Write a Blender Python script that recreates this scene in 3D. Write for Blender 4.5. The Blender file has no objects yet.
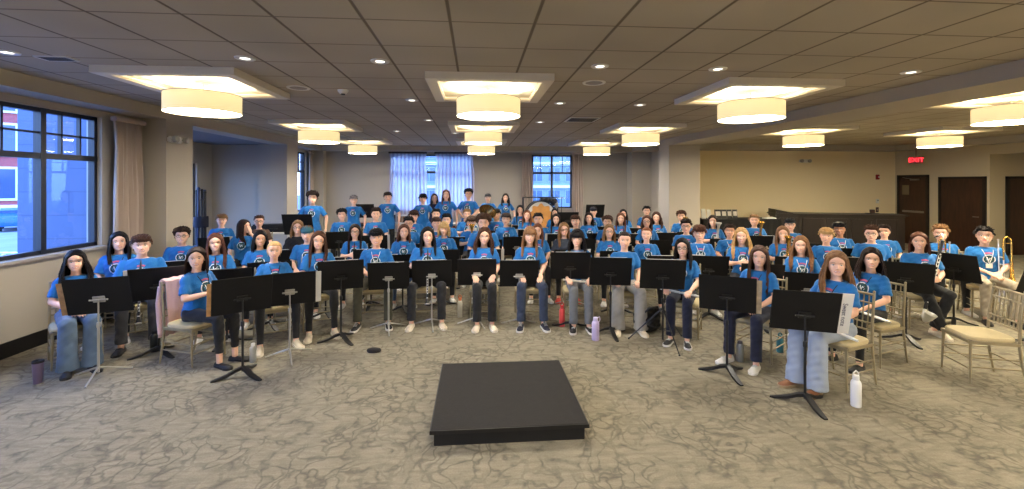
import bpy, bmesh, math, random
import numpy as np
from mathutils import Vector, Matrix, Euler
from mathutils.bvhtree import BVHTree

scene = bpy.context.scene
C = bpy.context.collection
PI = math.pi
random.seed(7)
RNG = np.random.default_rng(7)

# ------------------------------------------------------------------ camera, world, exposure
F, HOR, EYE, YAW = 450.0, 182.0, 1.95, math.radians(4.57)
cd = bpy.data.cameras.new('camera'); cam = bpy.data.objects.new('camera', cd); C.objects.link(cam)
cd.sensor_width = 36.0; cd.lens = F / 1024 * 36.0
cd.shift_y = -(489 / 2 - HOR) / 1024
cd.clip_start = 0.05; cd.clip_end = 300
cam.location = (0, 0, EYE); cam.rotation_euler = (PI / 2, 0, -YAW)
scene.camera = cam
scene.view_settings.view_transform = 'Standard'
scene.view_settings.look = 'None'
scene.view_settings.gamma = 1.0
scene.view_settings.use_curve_mapping = False
scene.view_settings.exposure = 0.6
scene.cycles.max_bounces = 7
scene.cycles.diffuse_bounces = 4
scene.cycles.glossy_bounces = 3
scene.cycles.transparent_max_bounces = 8
scene.cycles.caustics_reflective = False
scene.cycles.caustics_refractive = False
scene.cycles.sample_clamp_indirect = 4.0
w = bpy.data.worlds.new('daylight'); scene.world = w; w.use_nodes = True
_bg = w.node_tree.nodes['Background']
_tc = w.node_tree.nodes.new('ShaderNodeTexCoord'); _sp = w.node_tree.nodes.new('ShaderNodeSeparateXYZ')
_rp = w.node_tree.nodes.new('ShaderNodeValToRGB')
_rp.color_ramp.elements[0].position = 0.45; _rp.color_ramp.elements[0].color = (.20, .24, .30, 1)
_rp.color_ramp.elements[1].position = 0.75; _rp.color_ramp.elements[1].color = (.27, .46, 1.0, 1)
_e = _rp.color_ramp.elements.new(0.52); _e.color = (.50, .67, 1.0, 1)
_mp = w.node_tree.nodes.new('ShaderNodeMath'); _mp.operation = 'MULTIPLY_ADD'; _mp.inputs[1].default_value = .5; _mp.inputs[2].default_value = .5
w.node_tree.links.new(_tc.outputs['Generated'], _sp.inputs[0]); w.node_tree.links.new(_sp.outputs['Z'], _mp.inputs[0])
w.node_tree.links.new(_mp.outputs[0], _rp.inputs[0]); w.node_tree.links.new(_rp.outputs[0], _bg.inputs[0])
_bg.inputs[1].default_value = 7.5
SHADE_E, DISC_E, UP_E, COVE_E = .50, 31.0, .55, .42      # lamp strengths

# ------------------------------------------------------------------ pixel helpers (measuring the photo)
cY, sY = math.cos(YAW), math.sin(YAW)
def room(px, Z):
    X = (px - 512) / F * Z
    return X * cY + Z * sY, Z * cY - X * sY
def depth(x, y): return y * cY + x * sY
def zof(py, Z): return EYE - (py - HOR) * Z / F
def floor_at(px, py): return room(px, F * EYE / (py - HOR))
def ceil_at(px, py, h=3.1): return room(px, F * (h - EYE) / (HOR - py))

# ------------------------------------------------------------------ materials
MATS = {}
def s2l(c):
    return tuple(((v / 255) / 12.92 if v / 255 <= .04045 else ((v / 255 + .055) / 1.055) ** 2.4) for v in c)
def mat(name, rgb, rough=.6, metal=0., emit=None, es=1., bump=None, bscale=60, spec=.5, noise=0., nscale=8., sheen=0., trans=0.):
    if name in MATS: return MATS[name]
    m = bpy.data.materials.new(name); m.use_nodes = True
    nt = m.node_tree; b = nt.nodes['Principled BSDF']
    col = (*s2l(rgb), 1)
    b.inputs['Base Color'].default_value = col
    b.inputs['Roughness'].default_value = rough; b.inputs['Metallic'].default_value = metal
    b.inputs['Specular IOR Level'].default_value = spec
    if sheen: b.inputs['Sheen Weight'].default_value = sheen
    if trans: b.inputs['Transmission Weight'].default_value = trans
    tc = nt.nodes.new('ShaderNodeTexCoord')
    if noise:
        n = nt.nodes.new('ShaderNodeTexNoise'); n.inputs['Scale'].default_value = nscale; n.inputs['Detail'].default_value = 4
        nt.links.new(tc.outputs['Object'], n.inputs['Vector'])
        r = nt.nodes.new('ShaderNodeValToRGB')
        r.color_ramp.elements[0].position = .3; r.color_ramp.elements[1].position = .7
        r.color_ramp.elements[0].color = tuple(c * (1 - noise) for c in col[:3]) + (1,)
        r.color_ramp.elements[1].color = tuple(min(1, c * (1 + noise)) for c in col[:3]) + (1,)
        nt.links.new(n.outputs['Fac'], r.inputs[0]); nt.links.new(r.outputs[0], b.inputs['Base Color'])
    if bump:
        n2 = nt.nodes.new('ShaderNodeTexNoise'); n2.inputs['Scale'].default_value = bscale; n2.inputs['Detail'].default_value = 3
        nt.links.new(tc.outputs['Object'], n2.inputs['Vector'])
        bp = nt.nodes.new('ShaderNodeBump'); bp.inputs['Strength'].default_value = bump; bp.inputs['Distance'].default_value = .01
        nt.links.new(n2.outputs['Fac'], bp.inputs['Height']); nt.links.new(bp.outputs[0], b.inputs['Normal'])
    if emit is not None:
        b.inputs['Emission Color'].default_value = (*s2l(emit), 1); b.inputs['Emission Strength'].default_value = es
    MATS[name] = m
    return m

def node(nt, t, **k):
    n = nt.nodes.new(t)
    for a, v in k.items():
        if a.startswith('i_'): n.inputs[a[2:].replace('_', ' ')].default_value = v
        else: setattr(n, a, v)
    return n

# ------------------------------------------------------------------ mesh helpers
class MB:
    def __init__(s): s.v = []; s.f = []; s.m = []
    def add(s, verts, faces, mi=0):
        o = len(s.v); s.v.extend([tuple(map(float, p)) for p in verts]); s.f.extend([tuple(i + o for i in f) for f in faces]); s.m.extend([mi] * len(faces)); return s
    def box(s, a, b, mi=0, bev=0.):
        x0, y0, z0 = a; x1, y1, z1 = b
        if bev <= 0:
            return s.add([(x0,y0,z0),(x1,y0,z0),(x1,y1,z0),(x0,y1,z0),(x0,y0,z1),(x1,y0,z1),(x1,y1,z1),(x0,y1,z1)],
                  [(3,2,1,0),(4,5,6,7),(0,1,5,4),(1,2,6,5),(2,3,7,6),(3,0,4,7)], mi)
        bm = bmesh.new(); bmesh.ops.create_cube(bm, size=1)
        for v in bm.verts: v.co = Vector(((x0+x1)/2 + v.co.x*(x1-x0), (y0+y1)/2 + v.co.y*(y1-y0), (z0+z1)/2 + v.co.z*(z1-z0)))
        bmesh.ops.bevel(bm, geom=bm.edges[:], offset=bev, segments=2, affect='EDGES')
        s.bm(bm, mi); bm.free(); return s
    def bm(s, bm, mi=0):
        bm.verts.index_update(); s.add([v.co for v in bm.verts], [tuple(v.index for v in f.verts) for f in bm.faces], mi)
    def loft(s, rings, mi=0, cap=True, closed=True):
        n = len(rings[0]); vs = [p for r in rings for p in r]; fs = []
        for i in range(len(rings) - 1):
            for j in range(n if closed else n - 1):
                k = (j + 1) % n
                fs.append((i*n+j, i*n+k, (i+1)*n+k, (i+1)*n+j))
        if cap:
            fs.append(tuple(range(n - 1, -1, -1))); fs.append(tuple((len(rings)-1)*n + j for j in range(n)))
        return s.add(vs, fs, mi)
    def tube(s, pts, rad, n=8, mi=0, cap=True, flat=1.0, up=None):
        pts = [Vector(p) for p in pts]
        if not hasattr(rad, '__len__'): rad = [rad] * len(pts)
        rings = []; prev = None
        for i, p in enumerate(pts):
            t = (pts[min(i+1, len(pts)-1)] - pts[max(i-1, 0)])
            if t.length < 1e-9: t = Vector((0, 0, 1))
            t.normalize()
            if prev is None:
                a = Vector(up) if up else (Vector((0, 0, 1)) if abs(t.z) < .9 else Vector((1, 0, 0)))
                u = (a - t * a.dot(t)).normalized()
            else:
                u = prev - t * prev.dot(t)
                u = u.normalized() if u.length > 1e-6 else prev
            prev = u; v = t.cross(u)
            rings.append([p + (u * math.cos(2*PI*k/n) * flat + v * math.sin(2*PI*k/n)) * rad[i] for k in range(n)])
        return s.loft(rings, mi, cap)
    def lathe(s, prof, n=20, mi=0, c=(0,0,0), axis='z', cap=True):
        rings = []
        for r, h in prof:
            ring = []
            for k in range(n):
                a = 2*PI*k/n
                p = (r*math.cos(a), r*math.sin(a), h)
                if axis == 'y': p = (p[0], p[2], -p[1])
                if axis == 'x': p = (p[2], p[0], p[1])
                ring.append((c[0]+p[0], c[1]+p[1], c[2]+p[2]))
            rings.append(ring)
        return s.loft(rings, mi, cap)
    def ball(s, c, r, n=10, mi=0, sc=(1,1,1)):
        rings = []; m = max(4, n // 2 + 1)
        for i in range(m + 1):
            t = PI * i / m; rr = max(math.sin(t), .02); h = -math.cos(t)
            rings.append([(c[0]+r*sc[0]*rr*math.cos(2*PI*k/n), c[1]+r*sc[1]*rr*math.sin(2*PI*k/n), c[2]+r*sc[2]*h) for k in range(n)])
        return s.loft(rings, mi)
    def xf(s, M):
        s.v = [tuple(M @ Vector(p)) for p in s.v]; return s
    def join(s, o, M=None, mo=0):
        vs = o.v if M is None else [tuple(M @ Vector(p)) for p in o.v]
        b = len(s.v); s.v.extend(vs); s.f.extend([tuple(i + b for i in f) for f in o.f]); s.m.extend([k + mo for k in o.m]); return s
    def mesh(s, name='m', mats=(), smooth=True):
        me = bpy.data.meshes.new(name); me.from_pydata(s.v, [], s.f)
        me.polygons.foreach_set('material_index', s.m)
        me.polygons.foreach_set('use_smooth', [smooth] * len(s.f))
        for m in mats: me.materials.append(m)
        me.update()
        if smooth:
            try: me.set_sharp_from_angle(angle=math.radians(38))
            except Exception: pass
        return me

def obj(name, me, parent=None, mats=None, loc=(0,0,0), rot=(0,0,0), smooth=True):
    if isinstance(me, MB): me = me.mesh(name, mats if isinstance(mats, (list, tuple)) else ([mats] if mats else []), smooth)
    o = bpy.data.objects.new(name, me); C.objects.link(o)
    if parent is not None: o.parent = parent
    o.location = loc; o.rotation_euler = rot
    return o
def thing(name, label, cat, loc=(0,0,0), rz=0., group=None):
    o = bpy.data.objects.new(name, None); C.objects.link(o); o.empty_display_size = .1
    o.location = loc; o.rotation_euler = (0, 0, rz); tag(o, label, cat, group); return o
def tag(o, label=None, cat=None, group=None, kind=None):
    if label: o['label'] = label
    if cat: o['category'] = cat
    if group: o['group'] = group
    if kind: o['kind'] = kind
    return o
def struct(name, mb, m, parent=None, smooth=False, label=None):
    o = obj(name, mb, parent, m, smooth=smooth)
    if parent is None: o['kind'] = 'structure'
    if label: o['label'] = label
    return o
def arr(me):
    v = np.empty(len(me.vertices) * 3, np.float32); me.vertices.foreach_get('co', v); return v.reshape(-1, 3).astype(float)
def faces_of(me): return [tuple(p.vertices) for p in me.polygons]
def remesh(mb, voxel, smooth=2):
    me = mb.mesh('tmp'); o = bpy.data.objects.new('tmp', me); C.objects.link(o)
    r = o.modifiers.new('r', 'REMESH'); r.mode = 'VOXEL'; r.voxel_size = voxel
    if smooth:
        sm = o.modifiers.new('s', 'SMOOTH'); sm.iterations = smooth; sm.factor = .5
    dg = bpy.context.evaluated_depsgraph_get(); ev = o.evaluated_get(dg); m2 = ev.to_mesh()
    V = arr(m2); Fc = faces_of(m2); ev.to_mesh_clear()
    bpy.data.objects.remove(o); bpy.data.meshes.remove(me)
    out = MB(); out.v = [tuple(p) for p in V]; out.f = Fc; out.m = [0] * len(Fc)
    return out

# ------------------------------------------------------------------ room materials
def carpet_mat():
    m = bpy.data.materials.new('patterned_carpet'); m.use_nodes = True; nt = m.node_tree; b = nt.nodes['Principled BSDF']
    b.inputs['Roughness'].default_value = .95; b.inputs['Specular IOR Level'].default_value = .12
    L = nt.links.new; tc = node(nt, 'ShaderNodeTexCoord')
    nz = node(nt, 'ShaderNodeTexNoise', i_Scale=2.2, i_Detail=3.)
    L(tc.outputs['Object'], nz.inputs['Vector'])
    mx = node(nt, 'ShaderNodeMix', data_type='RGBA', blend_type='LINEAR_LIGHT'); mx.inputs[0].default_value = .34
    L(tc.outputs['Object'], mx.inputs[6]); L(nz.outputs['Color'], mx.inputs[7])
    def vor(scale, stretch, lo, hi, rot=0.4):
        mp = node(nt, 'ShaderNodeMapping'); mp.inputs['Scale'].default_value = stretch; mp.inputs['Rotation'].default_value = (0, 0, rot)
        L(mx.outputs[2], mp.inputs[0])
        v = node(nt, 'ShaderNodeTexVoronoi', feature='DISTANCE_TO_EDGE', i_Scale=scale); L(mp.outputs[0], v.inputs['Vector'])
        r = node(nt, 'ShaderNodeMapRange'); r.inputs[1].default_value = lo; r.inputs[2].default_value = hi
        L(v.outputs['Distance'], r.inputs[0]); return r.outputs[0]
    a = vor(4.2, (1, .62, 1), .0, .085); c = vor(8.0, (1, .5, 1), .0, .10, -.6)
    mask = node(nt, 'ShaderNodeTexNoise', i_Scale=1.7, i_Detail=2.); L(tc.outputs['Object'], mask.inputs['Vector'])
    mr = node(nt, 'ShaderNodeMapRange'); mr.inputs[1].default_value = .40; mr.inputs[2].default_value = .60; L(mask.outputs['Fac'], mr.inputs[0])
    # breaks in the twig lines
    bk = node(nt, 'ShaderNodeTexNoise', i_Scale=7., i_Detail=2.); L(tc.outputs['Object'], bk.inputs['Vector'])
    br = node(nt, 'ShaderNodeMapRange'); br.inputs[1].default_value = .40; br.inputs[2].default_value = .52; L(bk.outputs['Fac'], br.inputs[0])
    mxa = node(nt, 'ShaderNodeMath', operation='MAXIMUM'); L(a, mxa.inputs[0]); mb_ = node(nt, 'ShaderNodeMath', operation='MULTIPLY', ); mb_.inputs[1].default_value = .9; L(br.outputs[0], mb_.inputs[0]); L(mb_.outputs[0], mxa.inputs[1])
    mxb = node(nt, 'ShaderNodeMath', operation='MAXIMUM'); L(c, mxb.inputs[0]); L(mr.outputs[0], mxb.inputs[1])
    mn = node(nt, 'ShaderNodeMath', operation='MULTIPLY'); L(mxa.outputs[0], mn.inputs[0]); L(mxb.outputs[0], mn.inputs[1])
    # blotches + pile rows
    bl = node(nt, 'ShaderNodeTexNoise', i_Scale=11., i_Detail=5., i_Roughness=.65)
    mpb = node(nt, 'ShaderNodeMapping'); mpb.inputs['Scale'].default_value = (.45, 1.8, 1); L(tc.outputs['Object'], mpb.inputs[0]); L(mpb.outputs[0], bl.inputs['Vector'])
    fine = node(nt, 'ShaderNodeTexNoise', i_Scale=90., i_Detail=2.); L(tc.outputs['Object'], fine.inputs['Vector'])
    cr = node(nt, 'ShaderNodeMix', data_type='RGBA'); cr.inputs[6].default_value = (*s2l((108, 102, 90)), 1); cr.inputs[7].default_value = (*s2l((140, 133, 116)), 1)
    L(mn.outputs[0], cr.inputs[0])
    c2 = node(nt, 'ShaderNodeMix', data_type='RGBA', blend_type='MULTIPLY'); c2.inputs[0].default_value = .55
    rb = node(nt, 'ShaderNodeValToRGB'); rb.color_ramp.elements[0].position = .36; rb.color_ramp.elements[0].color = (.62, .61, .6, 1); rb.color_ramp.elements[1].position = .62; rb.color_ramp.elements[1].color = (1.1, 1.09, 1.06, 1)
    L(bl.outputs['Fac'], rb.inputs[0]); L(cr.outputs[2], c2.inputs[6]); L(rb.outputs[0], c2.inputs[7])
    c3 = node(nt, 'ShaderNodeMix', data_type='RGBA', blend_type='OVERLAY'); c3.inputs[0].default_value = .22
    L(c2.outputs[2], c3.inputs[6]); L(fine.outputs['Fac'], c3.inputs[7]); L(c3.outputs[2], b.inputs['Base Color'])
    bp = node(nt, 'ShaderNodeBump'); bp.inputs['Strength'].default_value = .25; bp.inputs['Distance'].default_value = .004
    L(fine.outputs['Fac'], bp.inputs['Height']); L(bp.outputs[0], b.inputs['Normal'])
    return m

TILE, TX0, TY0 = .61, .12 - .305, .20
def ceiling_mat():
    m = bpy.data.materials.new('ceiling_tile_grid'); m.use_nodes = True; nt = m.node_tree; b = nt.nodes['Principled BSDF']; L = nt.links.new
    b.inputs['Roughness'].default_value = .9; b.inputs['Specular IOR Level'].default_value = .2
    tc = node(nt, 'ShaderNodeTexCoord'); sp = node(nt, 'ShaderNodeSeparateXYZ'); L(tc.outputs['Object'], sp.inputs[0])
    ds = []
    for ax, off in (('X', TX0), ('Y', TY0)):
        a = node(nt, 'ShaderNodeMath', operation='SUBTRACT'); a.inputs[1].default_value = off - 50 * TILE; L(sp.outputs[ax], a.inputs[0])
        d = node(nt, 'ShaderNodeMath', operation='DIVIDE'); d.inputs[1].default_value = TILE; L(a.outputs[0], d.inputs[0])
        pp = node(nt, 'ShaderNodeMath', operation='PINGPONG'); pp.inputs[1].default_value = .5; L(d.outputs[0], pp.inputs[0])
        if ax == 'Y':
            q_ = node(nt, 'ShaderNodeMath', operation='MULTIPLY_ADD'); q_.inputs[1].default_value = 1.0; q_.inputs[2].default_value = .007; L(pp.outputs[0], q_.inputs[0]); ds.append(q_.outputs[0])
        else: ds.append(pp.outputs[0])
    mn = node(nt, 'ShaderNodeMath', operation='MINIMUM'); L(ds[0], mn.inputs[0]); L(ds[1], mn.inputs[1])
    r = node(nt, 'ShaderNodeMapRange'); r.inputs[1].default_value = .012; r.inputs[2].default_value = .026; L(mn.outputs[0], r.inputs[0])
    # per tile tint
    fl = []
    n1 = node(nt, 'ShaderNodeTexNoise', i_Scale=.9, i_Detail=1.); L(tc.outputs['Object'], n1.inputs['Vector'])
    n2 = node(nt, 'ShaderNodeTexNoise', i_Scale=140., i_Detail=3.); L(tc.outputs['Object'], n2.inputs['Vector'])
    mx = node(nt, 'ShaderNodeMix', data_type='RGBA'); mx.inputs[6].default_value = (*s2l((112, 102, 88)), 1); mx.inputs[7].default_value = (*s2l((176, 166, 148)), 1); L(r.outputs[0], mx.inputs[0])
    m2 = node(nt, 'ShaderNodeMix', data_type='RGBA', blend_type='OVERLAY'); m2.inputs[0].default_value = .25; L(mx.outputs[2], m2.inputs[6]); L(n1.outputs['Fac'], m2.inputs[7])
    L(m2.outputs[2], b.inputs['Base Color'])
    ad = node(nt, 'ShaderNodeMath', operation='MULTIPLY_ADD'); ad.inputs[1].default_value = .12; L(n2.outputs['Fac'], ad.inputs[0]); L(r.outputs[0], ad.inputs[2])
    bp = node(nt, 'ShaderNodeBump'); bp.inputs['Strength'].default_value = .5; bp.inputs['Distance'].default_value = .008; L(ad.outputs[0], bp.inputs['Height']); L(bp.outputs[0], b.inputs['Normal'])
    return m
def glass_mat():
    m = bpy.data.materials.new('window_glass'); m.use_nodes = True; nt = m.node_tree; nt.nodes.remove(nt.nodes['Principled BSDF']); L = nt.links.new
    o = nt.nodes['Material Output']; t = node(nt, 'ShaderNodeBsdfTransparent'); t.inputs[0].default_value = (.78, .88, 1.0, 1); g = node(nt, 'ShaderNodeBsdfGlossy'); g.inputs['Roughness'].default_value = .02
    lw = node(nt, 'ShaderNodeLayerWeight'); lw.inputs[0].default_value = .5; pw = node(nt, 'ShaderNodeMath', operation='POWER'); pw.inputs[1].default_value = 4.; L(lw.outputs['Facing'], pw.inputs[0]); fr = node(nt, 'ShaderNodeMath', operation='MULTIPLY_ADD'); fr.inputs[1].default_value = .5; fr.inputs[2].default_value = .03; L(pw.outputs[0], fr.inputs[0]); mx = node(nt, 'ShaderNodeMixShader')
    L(fr.outputs[0], mx.inputs[0]); L(t.outputs[0], mx.inputs[1]); L(g.outputs[0], mx.inputs[2]); L(mx.outputs[0], o.inputs[0]); return m
def sheer_mat():
    m = bpy.data.materials.new('sheer_curtain'); m.use_nodes = True; nt = m.node_tree; nt.nodes.remove(nt.nodes['Principled BSDF']); L = nt.links.new
    o = nt.nodes['Material Output']; t = node(nt, 'ShaderNodeBsdfTranslucent'); t.inputs[0].default_value = (1.0, .93, .90, 1)
    d = node(nt, 'ShaderNodeBsdfDiffuse'); d.inputs[0].default_value = (.72, .66, .68, 1); tr = node(nt, 'ShaderNodeBsdfTransparent')
    a = node(nt, 'ShaderNodeMixShader'); a.inputs[0].default_value = .18; L(t.outputs[0], a.inputs[1]); L(d.outputs[0], a.inputs[2])
    c = node(nt, 'ShaderNodeMixShader'); c.inputs[0].default_value = .25; L(a.outputs[0], c.inputs[1]); L(tr.outputs[0], c.inputs[2]); L(c.outputs[0], o.inputs[0]); return m
def fold_shade_stripes(m):  # colour bands painting the light and shade of the curtain folds
    nt = m.node_tree; L = nt.links.new; tc = node(nt, 'ShaderNodeTexCoord'); wv = node(nt, 'ShaderNodeTexWave', wave_type='BANDS', bands_direction='X', i_Scale=2.6, i_Distortion=.4, i_Detail=1.)
    L(tc.outputs['Object'], wv.inputs['Vector']); r = node(nt, 'ShaderNodeValToRGB'); r.color_ramp.elements[0].position = .25; r.color_ramp.elements[1].position = .6
    r.color_ramp.elements[0].color = (.74, .64, .70, 1); r.color_ramp.elements[1].color = (1., .97, .94, 1); L(wv.outputs['Fac'], r.inputs[0])
    for n in nt.nodes:
        if n.type == 'BSDF_TRANSLUCENT': L(r.outputs[0], n.inputs[0])
def wood_mat(name, a, b_, rough=.35, sc=(1, 1, 8)):
    if name in MATS: return MATS[name]
    m = bpy.data.materials.new(name); m.use_nodes = True; nt = m.node_tree; b = nt.nodes['Principled BSDF']; L = nt.links.new
    tc = node(nt, 'ShaderNodeTexCoord'); mp = node(nt, 'ShaderNodeMapping'); mp.inputs['Scale'].default_value = (12 / sc[0], 12 / sc[1], 12 / sc[2]); L(tc.outputs['Object'], mp.inputs[0])
    n = node(nt, 'ShaderNodeTexNoise', i_Scale=1.5, i_Detail=5., i_Distortion=.6); L(mp.outputs[0], n.inputs['Vector'])
    r = node(nt, 'ShaderNodeValToRGB'); r.color_ramp.elements[0].position = .3; r.color_ramp.elements[1].position = .7
    r.color_ramp.elements[0].color = (*s2l(a), 1); r.color_ramp.elements[1].color = (*s2l(b_), 1)
    L(n.outputs['Fac'], r.inputs[0]); L(r.outputs[0], b.inputs['Base Color']); b.inputs['Roughness'].default_value = rough
    MATS[name] = m; return m
def block_mat(name, c1, c2, mortar, scale, bw=.5, bh=.25, msize=.02):
    m = bpy.data.materials.new(name); m.use_nodes = True; nt = m.node_tree; b = nt.nodes['Principled BSDF']; L = nt.links.new; b.inputs['Roughness'].default_value = .9
    tc = node(nt, 'ShaderNodeTexCoord'); sp = node(nt, 'ShaderNodeSeparateXYZ'); cb = node(nt, 'ShaderNodeCombineXYZ'); ad = node(nt, 'ShaderNodeMath', operation='ADD')
    L(tc.outputs['Object'], sp.inputs[0]); L(sp.outputs['X'], ad.inputs[0]); L(sp.outputs['Y'], ad.inputs[1]); L(ad.outputs[0], cb.inputs[0]); L(sp.outputs['Z'], cb.inputs[1])
    br = node(nt, 'ShaderNodeTexBrick'); br.inputs['Scale'].default_value = scale; br.inputs['Brick Width'].default_value = bw; br.inputs['Row Height'].default_value = bh; br.inputs['Mortar Size'].default_value = msize
    br.inputs['Color1'].default_value = (*s2l(c1), 1); br.inputs['Color2'].default_value = (*s2l(c2), 1); br.inputs['Mortar'].default_value = (*s2l(mortar), 1)
    L(cb.outputs[0], br.inputs['Vector']); L(br.outputs['Color'], b.inputs['Base Color']); return m

M_wall = mat('beige_wall_paint', (180, 171, 156), .85, bump=.08, bscale=180)
M_wallr = mat('lamp_lit_hall_paint', (238, 220, 178), .85, bump=.08, bscale=180)  # wall paint lightened and yellowed, hall lamp light put into the colour
M_trim = mat('pale_soffit_paint', (176, 167, 150), .85, bump=.05, bscale=160)
M_floor = carpet_mat(); M_ceil = ceiling_mat(); M_glass = glass_mat(); M_sheer = sheer_mat()
fold_shade_stripes(M_sheer)
M_black = mat('black_vinyl_base', (14, 13, 13), .5)
M_wframe = mat('dark_window_frame', (22, 26, 38), .4)
M_white = mat('white_plastic', (225, 222, 214), .5)
M_sill = mat('sill_paint', (170, 165, 160), .6)
M_drape = mat('taupe_drape_fabric', (178, 162, 150), .9, bump=.15, bscale=220, sheen=.3)
M_dwood = wood_mat('dark_mahogany', (15, 7, 6), (28, 13, 10), .4)
M_door = wood_mat('brown_door_veneer', (38, 20, 12), (62, 34, 20), .42)
M_dframe = wood_mat('black_door_frame', (12, 8, 8), (22, 14, 13), .4)

# ------------------------------------------------------------------ room shell
XL, XS, XR, XRB = -5.2, -4.8, 5.1, 5.95
YB, YF = 14.9, -5.0
CH, SOF = 3.1, 2.935
struct('floor', MB().box((-5.4, YF, -.1), (15.9, 15.2, 0)).box((-6.95, 7.5, -.1), (-5.4, 12.3, 0)), M_floor)
struct('ceiling', MB().box((-5.4, YF, CH), (15.9, 15.2, CH + .1)), M_ceil)
wl = MB()
Wl0, Wl1, WZ0, WZ1 = 2.6, 6.71, 1.07, 2.85
Wm0, Wm1 = -3.6, 1.6
wl.box((XL - .2, YF, 0), (XL, Wm0, CH)).box((XL - .2, Wm1, 0), (XL, Wl0, CH)).box((XL - .2, Wm0, 0), (XL, Wm1, WZ0)).box((XL - .2, Wm0, WZ1), (XL, Wm1, CH)).box((XL - .2, Wl1, 0), (XL, 7.4, CH)).box((XL - .2, Wl0, 0), (XL, Wl1, WZ0)).box((XL - .2, Wl0, WZ1), (XL, Wl1, CH))
wl.box((XL - .2, 7.4, 0), (XS, 8.06, CH))                       # pier between window bay and alcove
wl.box((XL, 8.06, 2.905), (XS, 11.88, CH))                      # header over the alcove
wl.box((XL, 11.88, 0), (XS, 12.57, CH))                         # pillar
wl.box((XL - .2, 12.57, 0), (XL, 12.72, CH)).box((XL - .2, 14.3, 0), (XL, 15.1, CH)).box((XL - .2, 12.72, 0), (XL, 14.3, WZ0)).box((XL - .2, 12.72, WZ1), (XL, 14.3, CH))
wl.box((XL, 14.6, 0), (XS, YB, CH))
struct('wall_left', wl, M_wall)
# alcove room beyond the left opening
wa = MB(); wa.box((-6.95, 7.5, -.3), (-5.4, 8.0, 3.6)).box((-6.95, 8.0, 0), (-6.75, 8.6, 3.1)).box((-6.95, 11.5, 0), (-6.75, 12.3, 3.1)).box((-6.95, 8.6, 0), (-6.75, 11.5, .2)).box((-6.95, 8.6, 2.4), (-6.75, 11.5, 3.1))
wa.box((-6.75, 12.1, 0), (-5.5, 12.3, 3.1)).box((-5.5, 11.88, 0), (XL, 12.3, 3.1))
struct('wall_alcove', wa, mat('alcove_wall_paint', (178, 170, 156), .85))
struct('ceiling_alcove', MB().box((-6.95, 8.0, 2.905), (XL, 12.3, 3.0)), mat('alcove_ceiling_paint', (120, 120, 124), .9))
# soffits
struct('trim_1', MB().box((XL, YF, SOF), (XS, 7.4, CH)), M_trim)
struct('trim_2', MB().box((XL, 12.57, SOF), (XS, 14.4, CH)).box((XS, 14.4, SOF), (XR, YB, CH)), M_trim)
struct('trim_3', MB().box((XR, YF, SOF), (XRB, 14.4, CH)), M_trim)
struct('trim_4', MB().box((XRB, 13.1, SOF), (13.6, 13.6, CH)).box((13.1, YF, SOF), (13.6, 13.1, CH)), M_trim)
# back wall with two windows
W1a, W1b, W2a, W2b = -2.75, -.12, 1.86, 3.21
wb = MB()
for a, b in ((-5.4, W1a), (W1b, W2a), (W2b, 5.95)): wb.box((a, YB, 0), (b, YB + .2, CH))
for a, b in ((W1a, W1b), (W2a, W2b)): wb.box((a, YB, 0), (b, YB + .2, WZ0)).box((a, YB, WZ1), (b, YB + .2, CH))
struct('wall_back', wb, mat('grey_beige_back_wall', (166, 159, 149), .85, bump=.08, bscale=180))
wr = MB().box((5.75, 12.23, 0), (XRB, 14.4, SOF)).box((XR, 14.4, 0), (XRB, YB, CH))
struct('wall_right_hall', MB().box((XRB, 13.6, 0), (13.8, 13.8, CH)), M_wallr)
struct('wall_right_pillar', wr.box((XR, 11.56, 0), (XRB, 12.23, SOF)), M_wall)
wx = MB().box((13.6, 10.9, 0), (13.8, 13.6, CH)).box((13.6, 7.6, 2.69), (13.8, 10.9, CH)).box((13.6, YF, 0), (13.8, 7.6, CH)).box((13.8, 10.9, 0), (15.9, 11.1, CH)).box((15.7, 7.4, 0), (15.9, 10.9, CH)).box((13.8, 7.4, 0), (15.7, 7.6, CH))
struct('wall_right', wx, mat('olive_beige_paint', (196, 182, 150), .85, bump=.08, bscale=180))
struct('wall_front', MB().box((-5.4, YF - .2, 0), (13.8, YF, CH)), M_wall)
# baseboards
struct('baseboard_left', MB().box((XL, YF, 0), (XL + .015, 7.4, .17)).box((XL, 7.385, 0), (XS, 7.4, .15)).box((XS, 7.4, 0), (XS + .012, 8.06, .15)), M_black)
struct('baseboard_back', MB().box((XS, YB - .012, 0), (XR, YB, .15)).box((XRB, 13.588, 0), (13.6, 13.6, .15)), M_black)
struct('baseboard_right', MB().box((13.588, YF, 0), (13.6, 7.6, .15)).box((13.588, 12.22, 0), (13.6, 12.5, .15)), M_black)

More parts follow.
